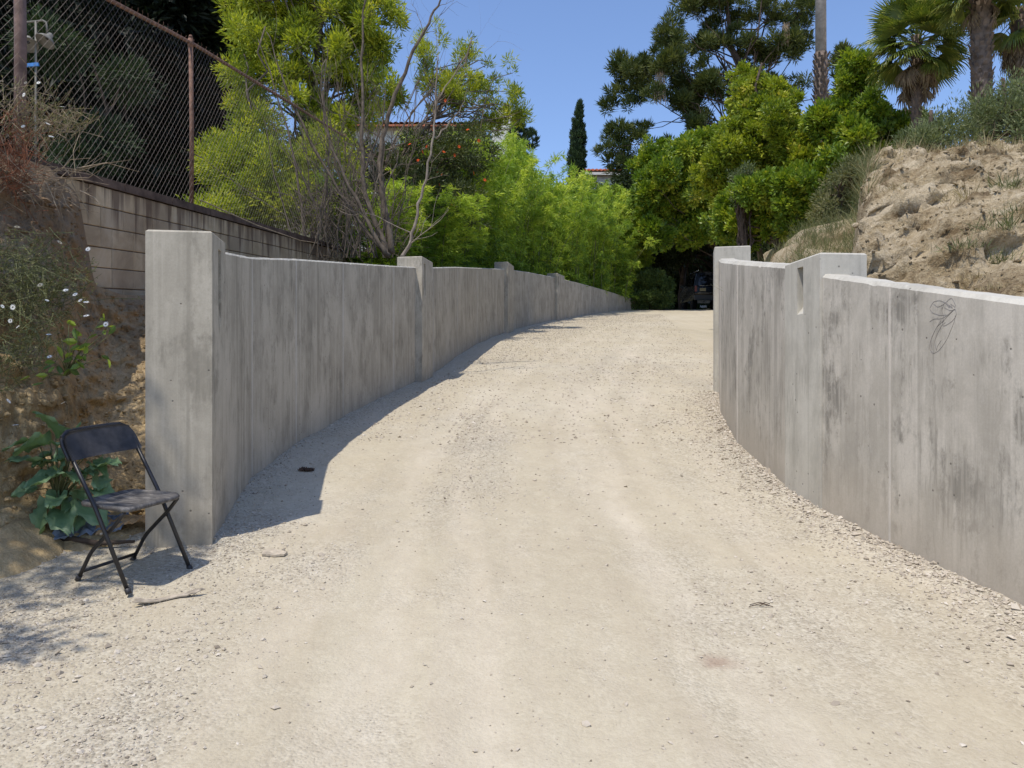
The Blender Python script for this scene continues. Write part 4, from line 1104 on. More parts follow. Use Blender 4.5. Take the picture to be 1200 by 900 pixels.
for s in (-1, 1):
    for (y0_, y1_) in ((0.55, 1.5), (1.58, 2.5), (2.58, 3.1)):
        yt = min(y1_, 2.75)
        xb1 = s * (W2 * (1 - 0.16 * 0.07 / 0.7) + 0.006); xt = s * (W2 * (1 - 0.16 * 0.55 / 0.7) + 0.006)
        mb = MB(); mb.add([(xb1, y0_, 1.32), (xb1, y1_, 1.32), (xt, yt, 1.80), (xt, y0_ + 0.06, 1.80)], [(0, 1, 2, 3)]); mb.build('side_window', M['carglass'], car)
    mb = MB(); mb.prism(rounded([(s * .80, .92), (s * .905, .92), (s * .895, 1.22), (s * .79, 1.22)], 0.02, 3), -0.06, 0.03); mb.build('tail_lamp', M['lampred'], car)
    mb = MB(); mb.box((s * 1.03, 3.3, 1.36), (0.2, 0.1, 0.16)); mb.build('side_mirror', M['carpaint'], car)
    mb = MB(); mb.tube([(s * .66, .45, 2.03), (s * .66, 2.7, 2.05)], 0.018, 8)
    for yy_ in (0.6, 1.6, 2.6): mb.tube([(s * .66, yy_, 1.95), (s * .66, yy_, 2.04)], 0.02, 6)
    mb.build('roof_rail', M['chrome'], car, True)
    for yw in (0.85, 3.75):
        mb = MB(); wpro = [(-.12, .20), (-.12, .33), (-.09, .375), (.09, .375), (.12, .33), (.12, .20), (-.12, .20)]
        n_ = 24; V_ = [(s * 0.80 + a_, yw + r_ * math.cos(t_), .375 + r_ * math.sin(t_)) for (a_, r_) in wpro for t_ in np.arange(n_) / n_ * 2 * math.pi]
        F_ = [(i * n_ + j, i * n_ + (j + 1) % n_, (i + 1) * n_ + (j + 1) % n_, (i + 1) * n_ + j) for i in range(6) for j in range(n_)]
        mb.add(V_, F_); wo_ = mb.build('wheel', M['rubber'], car, True)
        mb = MB(); mb.tube([(s * 0.80 - .08, yw, .375), (s * 0.80 + .09, yw, .375)], 0.205, 20); mb.build('rim', M['chrome'], wo_)
mb = MB(); mb.prism(rounded([(-.93, .50), (.93, .50), (.93, .74), (-.93, .74)], 0.05, 4), -0.16, 0.06); mb.build('rear_bumper', M['bumper'], car)
mb = MB(); mb.box((0, -0.045, 0.85), (1.5, 0.02, 0.02)); mb.box((0, -0.03, 1.225), (1.35, 0.04, 0.03)); mb.build('trim_strip', M['chrome'], car)
mb = MB(); mb.box((-0.50, -0.05, 1.02), (0.31, 0.02, 0.155)); mb.build('licence_plate', M['plate'], car)
mb = MB(); mb.box((0.1, 0.05, 1.52), (0.5, 0.03, 0.02), Matrix.Rotation(R(10), 3, 'Y')); mb.build('rear_wiper', M['blackplastic'], car)
mb = MB(); mb.tube([(-0.35, -0.10, 0.42), (-0.35, 0.5, 0.42)], 0.03, 8); mb.build('exhaust', M['chrome'], car, True)
M['paper'] = mat_plain('white_rag', (0.75, 0.75, 0.73), 0.8, 0.2)
crumple('white_bag', 10.5, 43.5, 0.17, 0.12, 0.28, 0.4, M['paper'], 4, 'crumpled white bag on the ground under the black suv', 'bag', zadd=0.08)

# ================================================================== HOUSES
M['stucco'] = mat_plain('white_stucco', (0.66, 0.64, 0.58), 0.9, 0.1, var=0.08)
M['tile'] = mat_plain('terracotta_tile', (0.46, 0.16, 0.085), 0.85, 0.2, var=0.4, vs=5)
M['win'] = mat_plain('dark_window_glass', (0.03, 0.035, 0.04), 0.1, 0.7)
def tile_roof(root, x0, x1, y0, y1, z0, z1, rows):
    """mono-pitch roof of barrel tile rows, eave at y0,z0"""
    n = max(3, int((x1 - x0) / 0.3)); mb = MB(); V_ = []; sub = n * 6
    rr = []
    for j in range(rows * 2):
        t_ = (j // 2 + (j % 2)) / rows
        y = y0 + (y1 - y0) * t_; z = z0 + (z1 - z0) * t_ + (0.05 if j % 2 == 0 else 0.0)
        for i in range(sub + 1):
            x = x0 + (x1 - x0) * i / sub; V_.append((x, y, z + 0.07 * abs(math.sin(i / 6 * math.pi))))
    F_ = [tuple(f) for f in grid_faces(rows * 2, sub + 1)]
    mb.add(V_, F_)
    mb.add([(x0, y0 + .02, z0 - 0.02), (x1, y0 + .02, z0 - 0.02), (x1, y1, z1 - 0.05), (x0, y1, z1 - 0.05), (x0, y0 + .02, z0 - .12), (x1, y0 + .02, z0 - .12), (x1, y1, z1 - .16), (x0, y1, z1 - .16)],
           [(0, 1, 2, 3), (4, 7, 6, 5), (0, 4, 5, 1), (1, 5, 6, 2), (2, 6, 7, 3), (3, 7, 4, 0)])
    return mb.build('roof', M['tile'], root)
# small house far behind the hedge
hb = at(697, 203, 62)
h1 = empty('hill_house', (hb.x + 0.6, 62, 8.6), 'small white house with a terracotta roof beside the tall cypress', 'house')
Hh = hb.z - 8.6
mb = MB(); mb.box((0, 1.6, Hh / 2), (2.7, 3.2, Hh)); mb.build('wall', M['stucco'], h1)
tile_roof(h1, -1.7, 1.75, -0.45, 1.8, Hh + 0.0, Hh + 0.75, 8)
mb = MB(); mb.box((0, -0.38, Hh - 0.13), (3.3, 0.14, 0.2)); mb.build('eave_board', M['stucco'], h1)
mb = MB(); mb.box((0.1, -0.03, Hh - 1.6), (0.9, 0.08, 1.1)); f_ = mb.build('window', M['stucco'], h1)
mb = MB(); mb.box((0.1, -0.08, Hh - 1.6), (0.75, 0.03, 0.95)); mb.build('pane', M['win'], f_)
# longer house behind the flowering shrub
hb = at(505, 145, 44)
h2 = empty('roofed_house', (hb.x, 44.5, 9.0), 'long house with a terracotta tiled roof behind the orange flowering shrub', 'house')
Hh = hb.z - 9.0
mb = MB(); mb.box((-1.0, 2.4, Hh / 2), (8.0, 4.5, Hh)); mb.build('wall', M['stucco'], h2)
tile_roof(h2, -5.4, 3.6, -0.5, 2.4, Hh, Hh + 0.75, 10)
mb = MB(); wx = at(592, 165, 44.5).x - hb.x
mb.prism([(wx - .75, -2), (wx + .75, -2), (wx + .75, Hh + 0.25), (wx + .1, Hh + .95), (wx - .75, Hh + 0.35)], -0.9, 0.2); mb.build('gable_wall', M['stucco'], h2)
for xx_ in (-3.5, -1.4, 0.6):
    mb = MB(); mb.box((xx_, 0.13, Hh - 1.5), (1.1, 0.08, 1.2)); f_ = mb.build('window', M['stucco'], h2)
    mb = MB(); mb.box((xx_, 0.08, Hh - 1.5), (0.92, 0.03, 1.02)); mb.build('pane', M['win'], f_)

# ================================================================== TREES, LEFT
rng = np.random.default_rng(11)
def bamboo_mesh(seed, H, ncane, spread, per, droop=1.0, L=0.20, W=0.026):
    r = np.random.default_rng(seed); Ps, Ds, Ts = [], [], []; mb = MB()
    for c in range(ncane):
        a = r.uniform(0, 2 * np.pi); rad = spread * math.sqrt(r.random()) * 0.55
        b0_ = np.array([rad * math.cos(a), rad * math.sin(a), 0]); h = H * r.uniform(0.6, 1.04)
        lean = r.uniform(0.15, 1.0) * spread * 0.75; a2 = a + r.normal(0, 0.6)
        t_ = np.linspace(0, 1, 9)
        cur = b0_ + np.stack([np.cos(a2) * lean * t_ ** 2.2, np.sin(a2) * lean * t_ ** 2.2, h * (t_ - 0.10 * t_ ** 4)], 1)
        if c % 2 == 0: mb.tube(cur, np.linspace(0.020, 0.006, 9), 4, cap=False)
        # side sprays
        ns = int(26 * h / H)
        tt_ = r.uniform(0.06, 1.0, ns)
        ct = r.random()
        for s in range(ns):
            k_ = tt_[s] * 8; i_ = min(7, int(k_)); p = cur[i_] + (cur[i_ + 1] - cur[i_]) * (k_ - i_)
            an = r.uniform(0, 2 * np.pi); ln = r.uniform(0.2, 0.55) * (1.15 - 0.6 * tt_[s])
            d = np.array([math.cos(an), math.sin(an), 0.55])
            q_ = r.random(per)
            pp = p + d * (ln * q_)[:, None] - np.array([0, 0, 1]) * (0.35 * ln * q_ ** 2 * droop)[:, None] + r.normal(0, 0.035, (per, 3))
            dd = d * 0.6 + r.normal(0, 0.55, (per, 3)) + np.array([0, 0, -0.55 * droop])
            Ps.append(pp); Ds.append(dd); Ts.append(np.clip(0.75 * ct + 0.45 * r.random(per) - .1 + .25 * (tt_[s] - .5), 0, 1))
    P = np.concatenate(Ps); D = np.concatenate(Ds); T = np.concatenate(Ts); n = len(P)
    Vv_, F_ = leaf_arrays(P, D, L * (0.6 + 0.8 * r.random(n)), W * (0.8 + 0.6 * r.random(n)), r, 0.1)
    return mesh_np('foliage', Vv_, F_, M['bamboo'], np.repeat(T, 4)), mb.mesh('canes', M['cane'])
bam = [bamboo_mesh(31, 5.0, 58, 1.9, 27), bamboo_mesh(32, 5.0, 60, 2.0, 27), bamboo_mesh(33, 5.0, 54, 2.1, 27)]
spots = [  # x, y, top-z, scale of width, mesh, label
    (-3.05, 17.2, 5.9, 0.75, 0, 'low bamboo clump just right of the bare leaning trunk, behind the wall'),
    (-2.5, 20.6, 6.4, 0.9, 1, 'bamboo clump below the orange flowers behind the second wall section'),
    (-2.2, 23.8, 8.3, 1.0, 2, 'bright bamboo clump behind the wall between its second and third posts'),
    (-1.5, 27.0, 10.0, 1.0, 0, 'bamboo clump rising behind the third post of the left wall'),
    (-0.6, 29.6, 10.9, 1.0, 1, 'tallest bamboo clump, below the white gable'),
    (0.6, 32.2, 10.6, 1.05, 2, 'bamboo clump behind the last post of the left wall'),
    (2.0, 34.6, 10.9, 1.0, 0, 'bamboo clump left of the tall cypress'),
    (3.3, 37.2, 11.0, 1.05, 1, 'bamboo clump in front of the tall cypress'),
    (4.7, 39.8, 10.6, 1.1, 2, 'rounded bamboo clump just below the small white house'),
    (5.9, 42.6, 10.6, 1.1, 0, 'last bamboo clump, where the hedge meets the dark trees'),
    (-2.6, 25.4, 9.6, 0.95, 0, 'bamboo clump directly below the dark pointed conifer'),
    (-1.2, 31.0, 11.4, 0.9, 2, 'taller back row bamboo clump right of the dark pointed conifer'),
]
for i, (x, y, zt_, sw, k_, lb) in enumerate(spots):
    zb_ = float(np.interp(y, LWa[:, 1], LWa[:, 2])) - 0.4
    root = empty('bamboo_clump', (x, y, zb_), lb, 'bamboo', 'bamboo hedge behind the left wall', rz=i * 1.7)
    sc_ = (zt_ + 0.5 - zb_) / 5.0
    root.scale = (sw, sw, sc_)
    link('foliage', bam[k_][0], root); link('canes', bam[k_][1], root)

# small understory in front of hedge foot, hides gaps
def simple_shrub(name, label, cat, base, blobs, mat, seed, n=260, per=34, cr=0.25, L=0.09, W=0.04, group=None, **kw):
    return tree(name, label, cat, base, blobs, 0.05, mat, M['bark_dark'], np.random.default_rng(seed), n, per, cr, L, W, group, nlimb=10, **kw)

# bright tree overhanging the end of the hedge
b = (7.4, 43.5, 6.4)
simple_shrub('leafy_tree', 'mid green leafy tree at the right end of the bamboo hedge', 'tree', b,
     lobed(relblobs(b, [(705, 252, 42, 42, 28, 1.6), (712, 290, 42, 36, 36, 1.4), (670, 255, 39, 40, 40, 1.3), (640, 240, 36.5, 26, 34, 1.2), (690, 310, 40, 30, 26, 1.0)]), np.random.default_rng(8), 18, .28, .6, 1.05), M['fresh'], 51, 900, 54, 0.26, 0.15, 0.06)
b = (7.25, 41.6, 5.6)
simple_shrub('round_bush', 'rounded dark green bush at the far end of the left wall', 'bush', b,
     relblobs(b, [(762, 338, 41.5, 24, 22, 0.9), (745, 352, 41.2, 14, 10, 0.5), (776, 352, 41.0, 12, 9, 0.4)]), M['bush'], 52, 240, 40, 0.2, 0.10, 0.05)

# leaning tree just beyond the left edge whose crown shades the cut bank
b = (-6.6, 2.2, 2.2)
tree('leaning_tree', 'leafy tree leaning over the left bank, shading it', 'tree', b, [(1.5, 1.0, 4.8, 1.3, 1.3, 1.1), (0.7, 1.9, 5.0, 1.2, 1.1, 1.0), (0.6, 0.2, 4.9, 1.1, 1.1, .9), (2.3, 0.3, 4.7, .6, .6, .5), (2.6, -.2, 3.5, .9, .6, .5), (1.8, -.9, 3.6, .8, .7, .5)], 0.12, M['lime'], M['bark_grey'],
     np.random.default_rng(131), 230, 30, 0.25, 0.10, 0.04, shell=0.2, rough=0.4, nlimb=24)
# dark conifer behind fence
b = (-10.4, 22.5, 4.6)
tree('dark_conifer', 'huge nearly black conifer behind the chain link fence', 'tree', b,
     relblobs(b, [(150, 60, 22.5, 120, 80, 3.5), (60, 40, 22.0, 120, 80, 3.4), (215, 120, 22.5, 62, 45, 2.2), (140, 150, 22.0, 120, 60, 3.0), (20, 140, 21.5, 90, 70, 3.0),
                  (225, 20, 22.5, 60, 35, 2.4), (210, 200, 22.8, 70, 35, 2.2), (60, -70, 22.5, 150, 60, 4.1), (190, -50, 22.5, 110, 40, 3.2)]), 0.35, M['conifer'], M['bark_dark'],
     np.random.default_rng(12), 2300, 62, 0.55, 0.28, 0.09, shell=0.35, up=-0.35, flat=0.6, nlimb=40, rough=0.3)
# olive green branches hanging inside it
b = (-6.4, 13.3, 3.9)
tree('hanging_shrub', 'small green shrub low behind the fence in front of the black conifer', 'shrub', b,
     relblobs(b, [(115, 165, 12.8, 28, 20, 0.5), (150, 95, 13.2, 26, 14, 0.4), (60, 52, 12.2, 30, 20, 0.4), (95, 190, 12.5, 26, 12, 0.4)]), 0.05, M['cypress'], M['bark_dark'],
     np.random.default_rng(14), 150, 46, 0.2, 0.11, 0.02, up=-0.1)
# yellow-green feathery tree
b = (-4.6, 18.5, 4.8)
tree('lime_tree', 'tall feathery yellow green tree behind the bare branches', 'tree', b,
     lobed(relblobs(b, [(345, 25, 18.5, 62, 55, 1.3), (400, 80, 18.5, 52, 55, 1.2), (435, 30, 18.8, 35, 45, 1.0), (370, 130, 18.2, 52, 45, 1.2), (310, 75, 18, 34, 36, .8), (430, 110, 18.6, 36, 34, .9), (360, -50, 18.5, 80, 50, 1.6), (300, 20, 18.2, 30, 40, .7), (290, 120, 18, 18, 26, .5)]), np.random.default_rng(7115), 16, 0.24, 0.38, 1.2),
     0.10, M['lime'], M['bark_grey'], np.random.default_rng(15), 1250, 40, 0.16, 0.11, 0.028, shell=0.3, up=0.3, rough=0.3, nlimb=40, flat=1.2)
b = (-5.6, 17.0, 4.6)
tree('lime_shrub', 'bright yellow green shrub low behind the fence by the second post', 'shrub', b,
     relblobs(b, [(300, 205, 16.5, 52, 40, .8), (265, 190, 17, 30, 28, .7), (340, 240, 16.5, 60, 28, .8), (250, 245, 15.5, 28, 14, .5), (300, 150, 17, 26, 26, .5), (283, 40, 17, 14, 16, .4), (275, 85, 17, 12, 12, .4), (380, 200, 17, 40, 40, .8)]),
     0.05, M['lime'], M['bark_grey'], np.random.default_rng(16), 600, 44, 0.22, 0.09, 0.026, up=0.2)
b = (-3.6, 21.0, 5.3)
tree('thin_tree', 'slender sparse light green tree against the sky above the hedge', 'tree', b,
     lobed(relblobs(b, [(560, 100, 24, 28, 30, .8), (520, 110, 23, 24, 40, .7), (598, 125, 24, 16, 26, .5), (545, 60, 24, 12, 16, .4), (500, 60, 23, 18, 30, .5), (565, 140, 24, 30, 22, .6), (600, 75, 24, 7, 18, .2)]), np.random.default_rng(7117), 10, 0.3, 0.4, 1.1),
     0.06, M['lime'], M['bark_grey'], np.random.default_rng(17), 260, 34, 0.16, 0.13, 0.022, shell=0.2, up=0.5, rough=0.5, nlimb=60)
# orange flowering shrub
b = (-3.0, 22.6, 5.3)
fl = tree('flowering_shrub', 'tangled olive shrub dotted with orange flowers above the hedge', 'shrub', b,
     relblobs(b, [(500, 190, 22.5, 52, 32, 1.0), (545, 180, 22.6, 34, 30, .9), (470, 230, 21.5, 50, 40, 1.0), (520, 240, 22, 45, 30, .9), (440, 200, 21.5, 40, 28, .8)]),
     0.07, M['olive'], M['bark_grey'], np.random.default_rng(18), 420, 40, 0.25, 0.10, 0.03, up=0.1, nlimb=50)
r2 = np.random.default_rng(19)
fm = MB()
for j in range(7):
    t_ = j / 7 * 2 * math.pi; c_, s_ = math.cos(t_), math.sin(t_)
    fm.add([(0, 0, 0), (c_ * .035 - s_ * .012, s_ * .035 + c_ * .012, .012), (c_ * .055, s_ * .055, .0), (c_ * .035 + s_ * .012, s_ * .035 - c_ * .012, .012)], [(0, 1, 2, 3)])
fmesh = fm.mesh('flower', M['orange'])
for (px, py) in ((522, 118), (548, 152), (538, 172), (495, 178), (520, 178), (533, 182), (513, 203), (518, 204), (480, 169), (490, 188), (515, 217), (555, 203), (477, 226), (568, 211), (500, 172), (561, 165), (529, 240), (506, 152)):
    o = link('flower', fmesh, fl); p = at(px, py, 21.4 + r2.uniform(-.1, .2)) - Vector(b); o.location = p; o.rotation_euler = (R(70) + r2.normal() * .4, r2.normal() * .4, r2.normal())

# bare, many stemmed trees
def bare_tree(name, label, base, stems, rng, mat, depth=4, twigs=True, parent=None):
    """stems: list of polylines (world) with start radius"""
    root = empty(name, base, label, 'bare tree')
    bx_, by_, bz_ = base
    mbt = MB(); mbb = MB()
    def grow(p, d, L_, r_, lev):
        n_ = 4; pts = [p]; dd = d
        for i in range(n_):
            dd = norm(dd + rng.normal(0, 0.16, 3) + np.array([0, 0, 0.05])); pts.append(pts[-1] + dd * L_ / n_)
        mbb.tube(pts, np.linspace(r_ * .75, r_ * 0.3, n_ + 1), 4 if lev < 2 else 3, cap=False)
        if lev > 0:
            for _ in range(rng.integers(2, 4)):
                i = rng.integers(1, n_ + 1); nd = norm(dd + rng.normal(0, 0.55, 3)); grow(pts[i], nd, L_ * rng.uniform(0.5, 0.8), r_ * 0.5, lev - 1)
    for poly, r0, lv in stems:
        P_ = np.array([np.array(q_) - np.array(base) for q_ in poly]); m_ = len(P_)
        t0 = np.arange(m_); tt_ = np.linspace(0, m_ - 1, m_ * 4)
        S_ = np.stack([np.interp(tt_, t0, P_[:, j]) for j in range(3)], 1)
        S_ = np.stack([np.convolve(np.pad(S_[:, j], 2, mode='edge'), np.ones(5) / 5, 'valid') for j in range(3)], 1) + rng.normal(0, 0.012, S_.shape)
        rr = np.linspace(r0 * .85, r0 * 0.2, len(S_)); mbt.tube(S_, rr, 7)
        for i in range(3, len(S_)):
            if rng.random() < 0.42 * lv:
                dd = S_[i] - S_[i - 1]; grow(S_[i], norm(dd / (np.linalg.norm(dd) + 1e-6) + rng.normal(0, 0.6, 3) + np.array([0, 0, .25])), rng.uniform(0.4, 1.1), rr[i] * 0.45, 2 if lv >= 1 else 1)
    mbt.build('trunk', mat, root, True); mbb.build('branches', mat, root)['kind'] = 'stuff'
    return root
def pl(Yq, *pts): return [tuple(at(x, y, Yq + (i * 0.03))) for i, (x, y) in enumerate(pts)]
r3 = np.random.default_rng(23)
bare_tree('bare_tree', 'leafless grey tree with several steep trunks behind the wall', tuple(at(462, 306, 13.4)), [
    (pl(13.4, (458, 306), (440, 262), (424, 215), (425, 150), (424, 60), (427, -20)), 0.062, 1),
    (pl(13.6, (462, 306), (450, 240), (443, 190), (455, 130), (480, 70), (505, 20), (520, -5)), 0.07, 1),
    (pl(13.2, (456, 306), (425, 250), (395, 190), (375, 130), (380, 60)), 0.045, 1),
    (pl(13.6, (455, 306), (400, 230), (355, 150), (330, 90), (312, 30)), 0.036, 1),
    (pl(14.0, (448, 200), (470, 150), (500, 110), (528, 70)), 0.022, 1)], r3, M['bark_grey'])
bare_tree('bare_tree', 'pale thin leafless trunk curving up beside the second wall post', tuple(at(470, 304, 13.0)), [
    (pl(13.0, (468, 304), (482, 285), (488, 250), (500, 205), (508, 160), (511, 100), (513, 60)), 0.038, 0.9),
    (pl(13.1, (508, 165), (535, 135), (548, 110)), 0.016, 0.8),
    (pl(13.1, (510, 120), (540, 75), (555, 45)), 0.014, 0.8)], r3, M['bark_pale'])
bare_tree('bare_tree', 'thicket of thin dry stems behind the fence near the third fence post', tuple(at(380, 300, 15.0)), [
    (pl(15.0, (360, 290), (352, 230), (340, 160), (318, 90), (300, 40)), 0.034, 1),
    (pl(15.2, (385, 295), (378, 240), (388, 180), (378, 110), (385, 50)), 0.03, 1),
    (pl(15.0, (400, 300), (410, 240), (432, 190), (450, 140), (452, 100)), 0.04, 1),
    (pl(14.6, (420, 300), (400, 270), (370, 240), (330, 210)), 0.02, 1),
    (pl(14.8, (430, 302), (445, 270), (470, 245), (500, 235)), 0.02, 1),
    (pl(14.9, (345, 290), (335, 250), (320, 200), (308, 130)), 0.022, 1),
    (pl(15.4, (372, 290), (400, 240), (405, 200), (415, 170)), 0.022, 1)], r3, M['bark_grey'])
# dry tangle low behind the wall
mb = MB(); root = empty('dry_thicket', tuple(at(420, 290, 15.5)), 'tangle of thin dry stems and twigs rising behind the end of the block wall', 'dry shrub')
for i in range(520):
    px, py = r3.uniform(345, 480), r3.uniform(225, 300); Yq = r3.uniform(14.4, 17.5)
    if px > 440 and Yq < 15: Yq += 1.5
    p = np.array(at(px, py, Yq)) - np.array(root.location); d = norm(r3.normal(0, 1, 3) + np.array([0, 0, .5])); L_ = r3.uniform(.25, .8)
    mb.tube([p, p + d * L_ * .5 + r3.normal(0, .04, 3), p + d * L_ + r3.normal(0, .08, 3)], [0.007, .005, .002], 3, cap=False)
for i in range(46):
    bx0 = r3.uniform(350, 462); Yq = r3.uniform(13.6, 16.5); tx = bx0 + r3.normal() * 45 - 22; ty = r3.uniform(50, 190)
    P_ = [np.array(at(bx0 + (tx - bx0) * t_ ** 1.2 + r3.normal() * 3, 302 + (ty - 302) * t_, Yq)) - np.array(root.location) for t_ in np.linspace(0, 1, 8)]
    mb.tube(P_, np.linspace(.012, .003, 8), 4, cap=False)
    for q_ in range(9):
        k_ = int(r3.integers(2, 8)); p = P_[k_]; d = norm(P_[k_] - P_[k_ - 1] + r3.normal(0, .09, 3)); L_ = r3.uniform(.15, .6)
        mb.tube([p, p + d * L_ * .5 + r3.normal(0, .02, 3), p + d * L_], [.005, .003, .0015], 3, cap=False)
mb.build('twigs', M['bark_grey'], root)['kind'] = 'stuff'

# cypress
cb = at(676, 205, 58)
b = (cb.x, 58, 8.5)
tree('cypress', 'tall narrow dark cypress standing against the sky left of the small house', 'cypress', b,
     relblobs(b, [(676, 190, 58, 9.5, 25, .8), (677, 165, 58, 8, 22, .7), (678, 145, 58, 5.5, 18, .5), (679, 130, 58, 2.5, 12, .3), (676, 220, 58, 9.5, 25, .8), (676, 250, 58, 10, 30, .8)]), 0.15,
     M['cypress'], M['bark_dark'], np.random.default_rng(61), 900, 34, 0.16, 0.16, 0.05, shell=0.5, up=1.6, outward=0.3, nlimb=4, rough=0.08)
cb = at(607, 165, 40)
b = (cb.x, 40, 7.5)
tree('conifer', 'small dark pointed conifer beside the white gable', 'conifer', b,
     relblobs(b, [(607, 160, 40, 9, 18, .5), (607, 145, 40, 5, 12, .3), (622, 165, 40, 7, 12, .4), (610, 200, 40, 14, 25, .6)]), 0.08,
     M['cypress'], M['bark_dark'], np.random.default_rng(62), 200, 34, 0.14, 0.14, 0.04, shell=0.5, up=1.2, outward=0.4, nlimb=4, rough=0.1)

# ================================================================== TREES, RIGHT
def dark_tree(px, py, Y, rpx, rpz, rym, label, seed, mat='darkleaf', n=520, L=0.2, W=0.1, zb=None):
    p = at(px, py, Y); base = (p.x, Y, (G(Y) if zb is None else zb))
    return tree('shade_tree', label, 'tree', base, relblobs(base, [(px, py, Y, rpx, rpz, rym), (px - rpx * .4, py + rpz * .3, Y - .5, rpx * .6, rpz * .6, rym * .8), (px + rpx * .5, py - rpz * .2, Y + .3, rpx * .6, rpz * .7, rym * .8)]),
         0.22, M[mat], M['bark_dark'], np.random.default_rng(seed), n, 46, 0.5, L, W, shell=0.3, up=0.0, nlimb=24)
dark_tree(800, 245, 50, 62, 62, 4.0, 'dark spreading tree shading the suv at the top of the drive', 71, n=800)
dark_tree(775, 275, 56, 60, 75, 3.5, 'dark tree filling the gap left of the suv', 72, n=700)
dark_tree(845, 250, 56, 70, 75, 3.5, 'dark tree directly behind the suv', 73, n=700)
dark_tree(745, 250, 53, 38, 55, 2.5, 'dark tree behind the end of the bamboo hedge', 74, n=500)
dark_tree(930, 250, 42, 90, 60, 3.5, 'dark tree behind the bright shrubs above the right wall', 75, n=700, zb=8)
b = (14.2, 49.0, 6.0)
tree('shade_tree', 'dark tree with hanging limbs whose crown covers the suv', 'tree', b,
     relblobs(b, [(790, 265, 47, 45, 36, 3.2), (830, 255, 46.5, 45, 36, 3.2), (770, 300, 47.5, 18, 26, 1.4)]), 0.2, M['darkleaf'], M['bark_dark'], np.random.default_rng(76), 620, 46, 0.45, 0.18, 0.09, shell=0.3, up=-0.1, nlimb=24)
# low dark backdrop of shrubs at the far end of the drive
rb = np.random.default_rng(91)
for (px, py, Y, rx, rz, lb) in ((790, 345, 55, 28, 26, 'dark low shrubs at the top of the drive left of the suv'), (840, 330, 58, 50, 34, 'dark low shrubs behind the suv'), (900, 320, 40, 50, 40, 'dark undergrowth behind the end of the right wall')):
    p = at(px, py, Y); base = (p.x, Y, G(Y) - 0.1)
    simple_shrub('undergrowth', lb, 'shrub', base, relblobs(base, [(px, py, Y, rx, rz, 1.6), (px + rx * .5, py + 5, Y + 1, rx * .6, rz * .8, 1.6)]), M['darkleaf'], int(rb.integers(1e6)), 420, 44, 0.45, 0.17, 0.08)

def land(px, Y): return float(land_z((px - 600) / FPX * Y, Y))
def shrub_r(name, label, lobes, mat, seed, n, per=56, cr=0.17, L=0.095, W=0.055, base_px=None, tr=0.1, **kw):
    px = base_px or lobes[0][0]; Y = lobes[0][2]; x = (px - 600) / FPX * Y
    base = (x, Y, max(G(Y) - .1, land(px, Y) - .2))
    lb_ = lobed(relblobs(base, lobes), np.random.default_rng(seed + 5000), 22, 0.27, 0.6, 1.08)
    return tree(name, label, 'tree', base, lb_, tr, M[mat], M['bark_dark'], np.random.default_rng(seed), n, per, cr, L, W, None, shell=0.3, up=0.35, nlimb=22, rough=0.3, **kw)
shrub_r('broadleaf_tree', 'bright green leafy tree above the far post of the right wall', [(790, 205, 40, 42, 40, 2.0), (770, 250, 40.5, 36, 40, 1.8), (820, 250, 40, 34, 34, 1.8), (765, 190, 41, 24, 20, 1.2), (830, 190, 40, 30, 34, 1.6)], 'pitto', 101, 1100, cr=.28, L=.16, W=.09, base_px=880)
shrub_r('broadleaf_tree', 'yellow green leafy tree in the middle of the right hand trees', [(890, 165, 23, 50, 42, 1.5), (905, 125, 23, 24, 30, .8), (872, 115, 23.5, 14, 34, .6), (930, 190, 22.5, 44, 44, 1.3), (855, 215, 23.5, 40, 34, 1.1)], 'pitto2', 102, 1000)
shrub_r('broadleaf_tree', 'dense leafy tree overhanging the right wall with low dark branches', [(905, 245, 21, 52, 34, 1.3), (955, 245, 20, 34, 34, 1.0), (860, 260, 22, 32, 26, 1.0), (940, 215, 20, 30, 26, .9)], 'pitto', 103, 900)
shrub_r('broadleaf_tree', 'bright green tree between the shaggy palm trunk and the fan palm', [(1010, 150, 20, 46, 40, 1.3), (990, 190, 19.5, 34, 30, 1.0), (1000, 92, 20, 20, 26, .6), (1045, 165, 20, 30, 34, 1.0)], 'pitto', 104, 900)
shrub_r('grey_shrub', 'grey twiggy shrub among the green leaves near the middle trees', [(870, 215, 20.8, 13, 22, .3)], 'grey', 105, 60, 30, .2, .07, .025)
# shrubs above the bank crest
shrub_r('grey_green_shrub', 'loose grey green shrub on the bank crest below the thick palm trunk', [(1150, 145, 14, 42, 34, .9), (1190, 130, 14, 34, 36, .9), (1125, 168, 13.8, 22, 15, .5), (1215, 150, 13.5, 40, 35, .9)], 'grey', 106, 300, 30, .2, .085, .014)
shrub_r('grey_green_shrub', 'small grey green shrub on the bank crest right of the fan palm trunk', [(1085, 168, 13.6, 24, 14, .5), (1100, 150, 13.8, 14, 20, .4)], 'grey', 107, 90, 40, .16, .075, .016)
shrub_r('green_shrub', 'low green shrub at the left edge of the dirt cliff', [(985, 225, 15.5, 18, 26, .5), (1000, 205, 15, 20, 14, .4), (970, 250, 15.5, 12, 20, .4)], 'weed', 108, 110, 40, .16, .075, .018)

